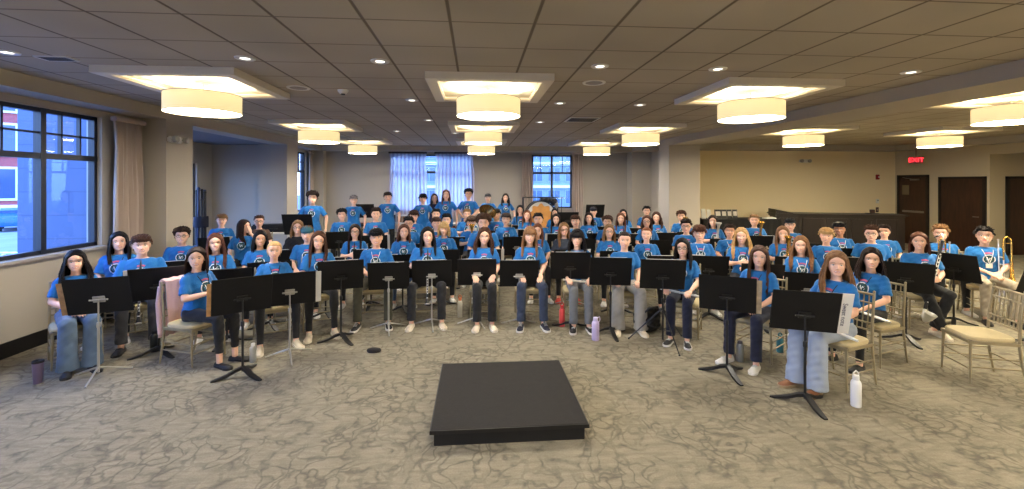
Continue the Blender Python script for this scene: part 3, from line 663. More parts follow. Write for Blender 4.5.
def hair_long(seed=0, L=.36, part=.0, wave=0., vol=.017, bangs=False, front=.93, n=34, spread=1., curl=0.):
    rg = random.Random(seed); mb = MB()
    cap_patch(oval_line(.082 if not bangs else .06), lambda p, z: .010 + .004 * (z > .05), mb, .001, seed)
    for sg in (-1, 1):
        for lay in range(2):
            for i in range(n):
                t = (i + rg.random() * .6) / n
                phi = sg * (front + (PI - front) * t)
                off = vol - lay * .006 + rg.uniform(-.002, .003)
                yr = -.062 + .13 * t
                P = over_skull(phi, part, yr, 7, off)
                e = P[-1]; Li = L * rg.uniform(.86, 1.05) * (1 - .12 * (lay))
                nd = 8; ph = rg.uniform(0, 6)
                side = math.sin(abs(phi)); back = max(0, -math.cos(phi)); fr_ = max(0, math.cos(phi))
                for k in range(1, nd + 1):
                    u = k / nd; z = e.z - Li * u
                    # neck hollow, then over the shoulder
                    outw = spread * (.012 * math.sin(min(1, u * 1.6) * PI / 2)); sh = max(0, (-z - .17) / .12); sh = min(1, sh)
                    fx = e.x * (1 + .12 * outw / .012 * .5) + math.copysign(.004, e.x) * side + math.copysign(.009, e.x) * min(1, u * 2.2) * (side ** 2) * spread
                    fy = e.y
                    if abs(phi) < 1.75: fy = e.y + (-.112 - .0 - e.y) * sh * (1.0 if abs(phi) < 1.5 else .75) * .95; fx = fx * (1 - .05 * sh)
                    else: fy = e.y + (.135 - e.y) * sh * back + .018 * side * sh
                    wv = wave * math.sin(u * 9 + ph) * (u ** .7)
                    wc = curl * math.cos(u * 14 + ph)
                    P.append(Vector((fx + wv * .8 + wc, fy + wv * .5 + (curl * math.sin(u * 14 + ph)), z)))
                lock(mb, P, .0135, .0115, 5, .5)
    if bangs:
        for i in range(26):
            x = -.056 + .112 * i / 25; p0 = Vector((x * .6, -.045, .109)); yf = -.088 + (x / .07) ** 2 * .03
            P = [p0, Vector((x * .85, -.078, .098)), Vector((x, yf - .012, .070)), Vector((x * 1.02, yf - .013, .045)), Vector((x * 1.03, yf - .009, .022 + rg.uniform(-.006, .004)))]
            lock(mb, P, .008, .006, 5, .5)
    return mb
def hair_short(seed=0, top=.026, side=.010, fringe=.5, curl=0., back=-.07, n=150, llen=.05, up=.3, volume=1.):
    rg = random.Random(seed); mb = MB()
    cap_patch(hairline(.067, .018, back), lambda p, z: (side * .8 + (top - side) * float(np.interp(z, [.0, .055, .1], [0, .75, 1]))) * volume * .8, mb, .002, seed)
    for i in range(n):
        phi = rg.uniform(-PI, PI); z = rg.uniform(.03 if abs(phi) > 1.1 else .062, .108)
        if abs(phi) > 1.9: z = rg.uniform(-.04, .108)
        b_ = Vector(head_surf(phi, z, top * .55 * float(np.interp(z, [0, .06], [.5, 1])) * volume)); nrm = (b_ - Vector((0, .01, .0))).normalized()
        if curl > 0:
            r = curl * rg.uniform(.7, 1.2); ax = Vector((rg.uniform(-1, 1), rg.uniform(-1, 1), rg.uniform(-1, 1))).normalized(); u = ax.cross(nrm).normalized(); v = ax.cross(u)
            c = b_ + nrm * curl * .5; P = [c + (u * math.cos(a) + v * math.sin(a)) * r + ax * a * .0015 for a in np.linspace(0, 5.2, 8)]
            lock(mb, P, .0065, .006, 5, .8, .4)
        else:
            d = Vector((rg.uniform(-.3, .3) + (.5 if phi > 0 else -.5) * .3, -fringe if z > .05 else -.05, up if z > .06 else -.7)) + nrm * .25
            d = (d - nrm * d.dot(nrm) * .6).normalized(); l = llen * rg.uniform(.6, 1.1)
            P = [b_ - nrm * .006, b_ + d * l * .35 + nrm * .005, b_ + d * l * .7 + nrm * .004, b_ + d * l - nrm * .004]
            lock(mb, P, .008, .006, 5, .55, .15)
    if fringe > .6 and not curl:
        for i in range(26):
            x = -.062 + .124 * i / 25; yf = -.090 + (x / .07) ** 2 * .032; zz = (.030 if fringe > .9 else .045) + rg.uniform(-.006, .008)
            P = [Vector((x * .7, -.04, .116)), Vector((x * .95, -.080, .104)), Vector((x, yf - .016, .080)), Vector((x * 1.02, yf - .016, .058)), Vector((x * 1.02, yf - .008, zz))]
            lock(mb, P, .010, .007, 5, .55)
    return mb
def hair_up(seed=0, tail=0., bun=True, strands=True):
    rg = random.Random(seed); mb = MB(); k = Vector((0, .115, .045)) if bun else Vector((0, .108, .02))
    cap_patch(hairline(.073, .032, -.075), lambda p, z: .007, mb, .0008, seed)
    for i in range(90):
        phi = -PI + 2 * PI * i / 90; z0 = hairline(.073, .032, -.075)(phi); P = []
        a = Vector(head_surf(phi, z0 + .002, .005))
        for j in range(8):
            t = j / 7; p = a.lerp(k, t); p.z += .065 * math.sin(PI * t) * (1 if abs(phi) < 1.4 else .25)
            q = Vector((p.x / .0755, (p.y - .008) / .096, p.z / .112)); L_ = q.length
            if L_ < 1.10 or j < 5:
                kk = 1.10 / max(L_, .3); p = Vector((p.x * kk, (p.y - .008) * kk + .008, p.z * kk))
            P.append(p)
        lock(mb, P, .006, .006, 5, .5, .6)
    if bun: mb.ball(k + Vector((0, .012, 0)), .030, 12); mb.tube([k + Vector((.026 * math.cos(a), .012, .026 * math.sin(a))) for a in np.linspace(0, 6.2, 14)], .011, 6)
    if tail:
        for i in range(22):
            ox, oy = rg.uniform(-.016, .016), rg.uniform(-.010, .012)
            lock(mb, [k, k + Vector((ox, .03 + oy, -.01)), k + Vector((ox * 1.3, .038 + oy, -tail * .4)), k + Vector((ox * 1.4, .03 + oy, -tail * .75)), k + Vector((ox, .02 + oy, -tail * rg.uniform(.9, 1.05)))], .009, .006, 5, .7)
    if strands:
        for sg in (-1, 1):
            P = [Vector(head_surf(sg * .8, .075, .008)), Vector(head_surf(sg * 1.05, .04, .012)), Vector(head_surf(sg * 1.1, 0, .012)), Vector(head_surf(sg * 1.1, -.04, .014)), Vector((sg * .068, -.045, -.08))]
            lock(mb, P, .005, .004)
    return mb
def hair_bob(seed=0, L=.13, bangs=True, curl=.0):
    return hair_long(seed, L, 0., .004, .018, bangs, .98, 30, .6, curl)
def hat_mb(back=False):
    mb = MB(); cap_patch(lambda p: .038 + .004 * math.cos(p) - .018 * (abs(p) > 1.5), lambda p, z: .017, mb)
    n = 16; top, bot = [], []
    for i in range(n + 1):
        a = -1.0 + 2.0 * i / n
        p0 = Vector(head_surf(a, .045, .014)); out = .062 * math.cos(a * 1.5) if abs(a) < 1.04 else 0
        p1 = p0 + Vector((math.sin(a) * .01, -max(out, .002), -.012))
        top.append(p0); bot.append(p1)
    mb.loft([[p + Vector((0, 0, .002)) for p in top], [p + Vector((0, 0, .003)) for p in bot], [p - Vector((0, 0, .001)) for p in bot], [p - Vector((0, 0, .003)) for p in top]], cap=False, closed=False)
    mb.ball((0, .0, .130), .006, 8)
    if back: mb.xf(Matrix.Rotation(PI, 4, 'Z'))
    return mb
HAIR = {}
def hair_mesh(style):
    if style in HAIR: return HAIR[style]
    H = {
     'full': lambda: hair_long(31, .38, .0, .012, .020, n=40, spread=2.6), 'fullmid': lambda: hair_long(32, .27, .012, .010, .021, n=40, spread=2.4),
     'long': lambda: hair_long(1, .36, .012, .006), 'long2': lambda: hair_long(2, .30, -.02, .003), 'xlong': lambda: hair_long(3, .44, .0),
     'wavy': lambda: hair_long(4, .33, .018, .010, .017), 'curlylong': lambda: hair_long(5, .27, -.005, .006, .022, n=36, spread=1.3, curl=.011),
     'bangs': lambda: hair_long(6, .31, 0, .004, .016, True, 1.0), 'straight': lambda: hair_long(7, .27, .0, 0, .012), 'fullbangs': lambda: hair_long(13, .27, 0, .005, .026, True, .92, 38, 1.5),
     'behind': lambda: hair_long(16, .19, .012, .003, .013, front=1.32), 'mid': lambda: hair_long(8, .20, .015, .004), 'bob': lambda: hair_bob(9), 'bob2': lambda: hair_bob(10, .11, False), 'shag': lambda: hair_bob(11, .15, True, .006),
     'updo': lambda: hair_up(12, 0, True), 'pony': lambda: hair_up(14, .22, False), 'tied': lambda: hair_up(15, .16, False),
     'short': lambda: hair_short(20), 'fringe': lambda: hair_short(21, .030, .012, .75), 'bowl': lambda: hair_short(22, .034, .018, 1.0, back=-.06),
     'swept': lambda: hair_short(23, .032, .010, .3, up=.8, llen=.045), 'crop': lambda: hair_short(24, .016, .006, .2, n=90, llen=.03),
     'curly': lambda: hair_short(25, .036, .020, .2, .013, n=330, volume=1.1), 'bigcurly': lambda: hair_short(26, .052, .034, .2, .016, n=420, volume=1.15), 'mop': lambda: hair_short(27, .042, .024, 1.0, n=230, llen=.06),
    }
    HAIR[style] = H[style]().mesh('hair_' + style); return HAIR[style]

# ------------------------------------------------------------------ people: hands
def hand_mb(curl=.6, thumb=.5, spread=.12):
    """wrist at origin, fingers towards -Y, palm facing -Z, thumb towards +X; lengths in metres"""
    mb = MB()
    mb.loft([[(x * sx, y, z * sz) for x, z in ((-1, -.6), (-.6, -1), (.6, -1), (1, -.6), (1, .6), (.6, 1), (-.6, 1), (-1, .6))] for y, sx, sz in ((.02, .024, .018), (0, .026, .018), (-.03, .037, .016), (-.065, .041, .014), (-.085, .039, .012), (-.09, .034, .009))])
    for k, (x, l, r) in enumerate(((.029, .070, .0086), (.0105, .078, .0088), (-.0095, .072, .0084), (-.0275, .058, .0076))):
        P = [Vector((x * .95, -.07, 0))]; a = curl * (.45 + .12 * k); d = x * spread * 4; seg = (l * .46, l * .31, l * .23)
        P.append(Vector((x, -.088, 0)))
        for s_ in seg:
            P.append(P[-1] + Vector((d * s_, -math.cos(a) * s_, -math.sin(a) * s_))); a += curl * .75
        mb.tube(P, [r * 1.05, r * 1.08, r, r * .92, r * .72], 8)
        mb.ball(P[-1], r * .8, 8)
    P = [Vector((.018, -.015, -.004)), Vector((.038, -.036, -.012)), Vector((.052, -.058, -.018 - .01 * thumb)), Vector((.054 - .012 * thumb, -.080, -.026 - .016 * thumb))]
    mb.tube(P, [.013, .012, .0102, .0085], 8); mb.ball(P[-1], .0088, 8)
    return remesh(mb, .0048, 1)
_hands = {}
def get_hand(curl):
    if curl not in _hands: _hands[curl] = hand_mb(curl)
    return _hands[curl]
def frame(y_dir, z_dir):
    """matrix whose -Y points along y_dir and -Z (palm) along z_dir"""
    y = -Vector(y_dir).normalized(); z = -Vector(z_dir); z = (z - y * z.dot(y)).normalized(); x = y.cross(z)
    return Matrix((x, y, z)).transposed().to_4x4()

# ------------------------------------------------------------------ people: bodies.  Seated figure faces -Y, seat top .46
# arm pose: (elbow, wrist, finger direction, palm direction, curl) for the figure's right (x<0 side) and left (x>0 side)
ARM = {
 'rest':  [((-.222, -.02, .735), (-.135, -.25, .655), (.15, -1, -.25), (0, -.2, -1), .35), ((.222, -.02, .735), (.125, -.25, .655), (-.2, -1, -.25), (0, -.2, -1), .35)],
 'clasp': [((-.222, -.04, .735), (-.055, -.30, .665), (.55, -.8, -.2), (.5, 0, -1), .6), ((.222, -.04, .735), (.050, -.28, .675), (-.6, -.7, -.2), (-.5, 0, -1), .6)],
 'upright': [((-.222, -.07, .745), (-.065, -.27, .80), (.8, -.55, .1), (1, .3, 0), 1.0), ((.222, -.06, .74), (.065, -.29, .70), (-.8, -.5, .1), (-1, .3, 0), 1.0)],
 'flute': [((-.222, -.07, .74), (-.17, -.33, .655), (.15, -1, .05), (0, -.1, -1), .95), ((.222, -.06, .74), (.12, -.33, .645), (-.1, -1, .05), (0, -.1, -1), .95)],
 'wave':  [((-.222, -.02, .735), (-.135, -.25, .655), (.15, -1, -.25), (0, -.2, -1), .35), ((.30, -.10, .90), (.14, -.13, 1.06), (-.25, .3, 1), (-.9, .5, 0), .25)],
 'stand': [((-.285, .02, 1.16), (-.275, -.06, .93), (.0, -.15, -1), (1, 0, 0), .4), ((.285, .02, 1.16), (.275, -.06, .93), (0, -.15, -1), (-1, 0, 0), .4)],
 'hug': [((-.30, .05, 1.22), (-.34, .02, 1.42), (-1, .2, .15), (0, 1, -.3), .4), ((.285, .02, 1.16), (.20, -.12, .95), (-.3, -.6, -.6), (-1, 0, 0), .5)],
 'front': [((-.27, -.02, 1.17), (-.08, -.20, 1.02), (.8, -.5, -.1), (.2, 0, -1), .7), ((.27, -.02, 1.17), (.08, -.20, 1.0), (-.8, -.5, -.1), (-.2, 0, -1), .7)],
}
HS = .41        # added height when standing
def limbs(arm, leg, bw):
    st = arm in ('stand', 'hug', 'front'); dz = HS if st else 0
    sh = [(s * (.158 * bw), .0, .955 + dz) for s in (-1, 1)]
    A = ARM[arm]
    if st: L = [((s * .085, .0, .53 + dz), (s * .105, -.02, .50), (s * .115, .02, .09)) for s in (-1, 1)]
    elif leg == 'cross': L = [((-.085, .0, .545), (-.12, -.40, .53), (.03, -.44, .09)), ((.085, .0, .545), (.12, -.41, .53), (-.02, -.36, .09))]
    elif leg == 'tuck': L = [((-.085, .0, .545), (-.15, -.41, .53), (-.12, -.30, .09)), ((.085, .0, .545), (.14, -.42, .53), (.15, -.50, .09))]
    elif leg == 'wide': L = [((s * .085, .0, .545), (s * .20, -.40, .53), (s * .20, -.43, .09)) for s in (-1, 1)]
    elif leg == 'near': L = [((s * .085, .0, .545), (s * .10, -.42, .53), (s * .10, -.44, .09)) for s in (-1, 1)]
    else: L = [((s * .085, .0, .545), (s * .145, -.41, .53), (s * .15, -.43, .09)) for s in (-1, 1)]
    return dz, sh, A, L, st
def torso_rings(dz, bw, grow=0., female=False):
    T = [(.47, .160, .112, .0), (.56, .160, .112, .0), (.66, .140, .102, -.005), (.76, .142, .104, -.008), (.84, .154, .112, -.012), (.90, .162, .112, -.006), (.95, .158, .098, .004), (.985, .125, .078, .010), (1.005, .085, .062, .012), (1.02, .062, .055, .012)]
    out = []
    for z, a, b, yc in T:
        a *= bw if z > .6 else (.5 + .5 * bw)
        if female and .78 < z < .88: b += .012; yc -= .008
        a += grow; b += grow
        out.append([(math.copysign(abs(math.cos(t)) ** .85, math.cos(t)) * a, yc + math.copysign(abs(math.sin(t)) ** .85, math.sin(t)) * b, z + dz) for t in [2 * PI * k / 24 for k in range(24)]])
    return out
_core = {}
def core_body(arm, leg, bw):
    key = (arm, leg, bw)
    if key in _core: return _core[key]
    dz, sh, A, L, st = limbs(arm, leg, bw); mb = MB()
    mb.loft(torso_rings(dz, bw, -.020))
    mb.tube([(0, .012, .96 + dz), (0, .008, 1.02 + dz), (0, -.004, 1.10 + dz)], [.056 * (.6 + .4 * bw), .050 * (.55 + .45 * bw), .050 * (.55 + .45 * bw)], 14)
    for i, s in enumerate((-1, 1)):
        e, w_, fd, pd, cu = A[i]; S = Vector(sh[i]); E = Vector(e); W = Vector(w_)
        E = Vector((E.x * (.4 + .6 * bw), E.y, E.z))
        mb.tube([S, S.lerp(E, .5), E], [.044, .041, .034], 12); mb.ball(E, .035, 12); mb.ball(S, .046, 12)
        mb.tube([E, E.lerp(W, .3), E.lerp(W, .7), W], [.034, .036, .028, .0215], 12)
        mb.ball(W, .0225, 10)
        h, k, a = (Vector(p) for p in L[i])
        mb.tube([h, h.lerp(k, .5), k], [.064, .056, .048], 12); mb.ball(k, .052, 12)
        mb.tube([k, k.lerp(a, .3), k.lerp(a, .75), a, a + Vector((0, 0, -.05))], [.050, .052, .036, .032, .033], 12)
    r = remesh(mb, .0135, 2)
    for i in range(2):
        e, w_, fd, pd, cu = A[i]; H = MB().join(get_hand(cu)); sx = -1 if (i == 1) else 1
        M = frame(fd, pd); 
        flip = Matrix.Scale(-1, 4, (1, 0, 0)) if i == 1 else Matrix.Identity(4)
        # thumb should point inward/up: right hand (x<0) thumb towards +x when palm is down
        H.xf(Matrix.Translation(Vector(w_)) @ M @ flip)
        if i == 1: H.f = [tuple(reversed(f)) for f in H.f]
        r.join(H)
    _core[key] = r; return r
def fold(V, amt=.004, seed=0.):
    out = []
    for x, y, z in V:
        d = math.sin(z * 46 + x * 21 + seed) * math.cos(x * 33 + y * 27 + seed * 2) + .6 * math.sin(z * 90 - x * 60 + y * 40 + seed)
        n = Vector((x, y, 0)); n = n.normalized() if n.length > 1e-4 else n
        out.append((x + n.x * d * amt, y + n.y * d * amt, z))
    return out
_shirt, _trou, _print = {}, {}, {}
M_blue = mat('royal_blue_cotton', (8, 100, 170), .85, bump=.25, bscale=90, sheen=.15)
M_blue2 = mat('royal_blue_ribbing', (8, 90, 154), .85)
def shirt_mesh(arm, bw, fem):
    key = (arm, bw, fem)
    if key in _shirt: return _shirt[key]
    dz, sh, A, L, st = limbs(arm, 'base', bw); mb = MB()
    R = torso_rings(dz, bw, .008, fem); R = [[(p[0], p[1], p[2] + (0 if k else -.0)) for p in r] for k, r in enumerate(R[:9])]
    if st: R = [[(x * 1.09, y * 1.12, z - .10) for x, y, z in R[0]], [(x * 1.07, y * 1.1, z) for x, y, z in R[0]], [(x * 1.05, y * 1.06, z) for x, y, z in R[1]]] + R[2:]
    else: R[0] = [(x, y, z + .045) for x, y, z in R[0]]
    mb.loft(R)
    for i in range(2):
        e = Vector(A[i][0]); S = Vector(sh[i]); e = Vector((e.x * (.4 + .6 * bw), e.y, e.z)); E = S.lerp(e, .80)
        mb.ball(S, .048, 14); mb.tube([S, S.lerp(E, .5), E], [.051, .054, .061], 16)
    r = remesh(mb, .0125, 2); r.v = fold(r.v, .0035)
    bvh = BVHTree.FromPolygons([Vector(p) for p in r.v], r.f)
    # neckline ring
    nk = MB().tube([(.074 * math.cos(t) * (.85 + .15 * bw), .006 + .066 * math.sin(t) + (-.01 if math.sin(t) < 0 else 0), .995 + dz + .010 * math.sin(t)) for t in np.linspace(0, 2 * PI, 29)], .0065, 6, 0)
    r.join(nk)
    for f in nk.f: pass
    me = r.mesh('shirt', [M_blue])
    _shirt[key] = (me, bvh, dz); return _shirt[key]
M_pw = mat('print_white', (222, 226, 230), .8); M_pr = mat('print_pink_red', (196, 84, 104), .8); M_pg = mat('print_dark_green', (26, 70, 78), .8); M_pl = mat('print_light_blue', (96, 150, 200), .8)
def print_mesh(arm, bw, fem):
    key = (arm, bw, fem)
    if key in _print: return _print[key]
    _, bvh, dz = shirt_mesh(arm, bw, fem); mb = MB(); cz = .842 + dz
    def P(u, v, lift=.0025):
        h = bvh.ray_cast(Vector((u, -.6, cz + v)), Vector((0, 1, 0)))
        y = h[0].y if h[0] is not None else -.12
        return (u, y - lift, cz + v)
    def sheet(poly_rows, mi, lift):
        mb.loft([[P(u, v, lift) for u, v in row] for row in poly_rows], mi, cap=False, closed=False)
    # dark round field
    sheet([[(r * math.cos(t), r * math.sin(t)) for t in np.linspace(0, 2 * PI, 33)] for r in (.002, .022, .044, .056)], 2, .003)
    # broken white ring
    for a0, a1 in ((-.6, .62), (.8, 1.1), (2.0, 2.4), (2.55, 3.9), (4.05, 4.5), (4.65, 5.5)):
        sheet([[(r * math.cos(t), r * math.sin(t)) for t in np.linspace(a0, a1, 12)] for r in (.058, .063, .068)], 0 if a0 != .8 else 3, .0045)
    # red arc of lettering above, white band with it
    for k in range(6):
        a0 = 1.05 + k * .175; sheet([[(r * math.cos(t), .012 + r * math.sin(t)) for t in np.linspace(a0, a0 + .13, 4)] for r in (.066, .076, .086)], 1, .0055)
    sheet([[(r * math.cos(t), .004 + r * math.sin(t)) for t in np.linspace(1.15, 1.99, 8)] for r in (.050, .056, .061)], 0, .0055)
    # central letter strokes
    def stroke(a, b, wd, mi=0):
        a, b = np.array(a), np.array(b); d = (b - a) / np.linalg.norm(b - a); n = np.array((-d[1], d[0])) * wd / 2
        sheet([[tuple(a + (b - a) * t - n) for t in np.linspace(0, 1, 4)], [tuple(a + (b - a) * t + n) for t in np.linspace(0, 1, 4)]], mi, .006)
    stroke((-.022, .028), (-.008, -.022), .009); stroke((-.008, -.022), (.008, .020), .009); stroke((.012, .006), (.030, .022), .006); stroke((.012, -.020), (.030, -.004), .006); stroke((-.034, .006), (-.022, -.030), .006, 3); stroke((-.012, -.036), (.020, -.036), .006, 3)
    stroke((-.02, -.078), (.02, -.078), .007, 3)
    _print[key] = mb.mesh('print', [M_pw, M_pr, M_pg, M_pl]); return _print[key]
PANT = {'cropped': (.082, .068, .056, .058, .044, .040), 'slim': (.082, .068, .056, .058, .042, .040), 'straight': (.088, .076, .064, .062, .058, .060), 'wide': (.094, .086, .078, .082, .086, .098)}
def trousers_mesh(arm, leg, style):
    st = arm in ('stand', 'hug', 'front'); key = (st, leg, style)
    if key in _trou: return _trou[key]
    dz, sh, A, L, st = limbs('stand' if st else 'rest', leg, 1.); mb = MB(); r_ = PANT[style]
    T = torso_rings(dz, 1., .002)
    if st: mb.loft([[(x * .98, y * .98, z - .07) for x, y, z in T[0]], T[0], T[1], [(x * .97, y * .97, z - .03) for x, y, z in T[2]]])
    else: mb.loft([[(x * .93, y * .93, z + .0) for x, y, z in T[0]], [(x, y, z) for x, y, z in T[1]], [(x * .97, y * .97, z - .04) for x, y, z in T[2]]])
    for i in range(2):
        h, k, a = (Vector(p) for p in L[i])
        if not st: h = h + Vector((0, 0, .0))
        mb.ball(h, r_[0] * 1.02, 14); mb.tube([h, h.lerp(k, .5), k], [r_[0], r_[1], r_[2]], 16); mb.ball(k, r_[2] * 1.03, 14)
        end = a + Vector((0, 0, .0 if style != 'cropped' else .06))
        if style == 'wide': end = a + Vector((0, 0, -.045))
        mb.tube([k, k.lerp(end, .3), k.lerp(end, .7), end], [r_[2], r_[3], r_[4], r_[5]], 16)
    r = remesh(mb, .013, 2); r.v = fold(r.v, .004 if style != 'slim' else .002, 1.3)
    _trou[key] = r.mesh('trousers'); return _trou[key]
def shoe_mesh(kind):
    key = 'shoe_' + kind
    if key in _trou: return _trou[key]
    mb = MB(); hi = .10 if kind == 'hightop' else .062
    # origin under the ankle, toe towards -Y; slots: 0 upper, 1 sole, 2 laces
    Y = [(.062, .026, hi), (.045, .034, hi + .006), (.0, .037, hi), (-.045, .038, hi * .78 if kind != 'flat' else .045), (-.09, .043, .060), (-.14, .046, .048), (-.180, .036, .040), (-.200, .016, .030)]
    if kind == 'flat': Y = [(y, w_, min(z, .045)) for y, w_, z in Y]
    mb.loft([[(w_ * math.cos(t) * (1 if math.sin(t) < .3 else .86), y, .020 + max(0, math.sin(t)) ** .8 * (z - .02) + min(0, math.sin(t)) * .004) for t in [2 * PI * k / 14 for k in range(14)]] for y, w_, z in Y], 0)
    mb.loft([[(w_ * 1.08 * math.cos(t), y * 1.02, .012 + .012 * (1 if math.sin(t) > 0 else -1)) for t in [2 * PI * (k + .5) / 14 for k in range(14)]] for y, w_, z in Y], 1)
    if kind != 'flat':
        for k in range(4): 
            y = -.035 - k * .022; zz = float(np.interp(-y, [.0, .045, .09, .14], [hi, hi * .8, .062, .05])) + .004
            mb.tube([(-.022, y, zz - .006), (0, y - .004, zz + .002), (.022, y, zz - .006)], .003, 5, 2)
    _trou[key] = mb.mesh('shoe'); return _trou[key]
def glasses_mesh():
    if 'glasses' in _trou: return _trou['glasses']
    mb = MB()
    for s in (-1, 1):
        mb.tube([(s * .0315 + .0235 * math.cos(t), -.0935 + .004 * abs(math.cos(t)), .001 + .0185 * math.sin(t)) for t in np.linspace(0, 2 * PI, 21)], .0022, 6)
        mb.tube([(s * .055, -.092, .006), (s * .074, -.070, .006), (s * .080, .0, .004), (s * .079, .022, -.006)], .002, 5)
    mb.tube([(-.010, -.096, .003), (0, -.099, .006), (.010, -.096, .003)], .002, 5)
    _trou['glasses'] = mb.mesh('glasses'); return _trou['glasses']
def lanyard_mesh(arm, bw, fem, badge):
    key = ('lan', arm, bw, fem, badge)
    if key in _print: return _print[key]
    _, bvh, dz = shirt_mesh(arm, bw, fem); mb = MB()
    def P(u, z):
        h = bvh.ray_cast(Vector((u, -.6, z + dz)), Vector((0, 1, 0))); return (u, (h[0].y if h[0] is not None else -.09) - .005, z + dz)
    for s in (-1, 1):
        mb.tube([(s * .062, .03, 1.008 + dz), (s * .064, -.02, 1.005 + dz)] + [P(s * u, z) for u, z in ((.058, .965), (.045, .92), (.026, .86), (.004, .77 if not badge else .79))], .0042, 5)
    if badge:
        c = P(0, .74); mb.box((-.036, c[1] - .010, .715 + dz), (.036, c[1] - .006, .775 + dz), 1)
    _print[key] = mb.mesh('lanyard'); return _print[key]

SKIN = {'fair': mat('skin_fair', (238, 190, 162), .55), 'light': mat('skin_light', (228, 176, 144), .55), 'tan': mat('skin_tan', (190, 136, 104), .55), 'deep': mat('skin_deep', (140, 92, 66), .55)}
M_lip = mat('lips', (196, 98, 94), .45); M_teeth = mat('teeth', (240, 234, 224), .35); M_eyew = mat('eye_white', (228, 222, 216), .3); M_iris = mat('iris_dark', (44, 30, 24), .2)
HC = {'black': (22, 17, 17), 'dark': (42, 28, 22), 'brown': (72, 46, 32), 'light': (128, 92, 62), 'auburn': (90, 54, 38), 'blonde': (196, 158, 104), 'sandy': (140, 104, 68), 'red': (118, 72, 48), 'grey': (90, 84, 80), 'teal': (40, 84, 96)}
HM = {k: mat('hair_' + k, v, .6, spec=.25, noise=.25, nscale=30.) for k, v in HC.items()}
PC = {'black': (18, 18, 22), 'jeans': (84, 104, 128), 'lightjeans': (150, 160, 176), 'navy': (24, 28, 50), 'grey': (104, 106, 110), 'sweats': (146, 142, 136), 'olive': (58, 56, 42), 'khaki': (176, 164, 144), 'charcoal': (56, 56, 60), 'darkjeans': (44, 54, 76)}
PM = {k: mat('trouser_' + k, v, .9, bump=.2, bscale=140, sheen=.1) for k, v in PC.items()}
SC = {'white': ((226, 222, 214), (230, 226, 220), (200, 198, 194)), 'black': ((20, 19, 20), (26, 24, 24), (40, 40, 40)), 'bw': ((30, 30, 32), (220, 216, 210), (225, 222, 216)), 'tan': ((130, 84, 54), (150, 130, 100), (90, 60, 40)), 'cream': ((206, 192, 170), (224, 214, 196), (200, 190, 170)), 'navy': ((28, 30, 48), (222, 218, 210), (220, 216, 210)), 'red': ((190, 60, 50), (210, 90, 70), (200, 80, 70))}
SMAT = {k: [mat(f'shoe_{k}_{n}', c, .6) for n, c in zip(('upper', 'sole', 'lace'), v)] for k, v in SC.items()}
M_sock = mat('white_sock', (220, 216, 210), .9)

def set_mats(o, ms):
    """object-level materials on shared mesh data"""
    while len(o.data.materials) < len(ms): o.data.materials.append(None)
    for i, m_ in enumerate(ms):
        o.material_slots[i].link = 'OBJECT'; o.material_slots[i].material = m_

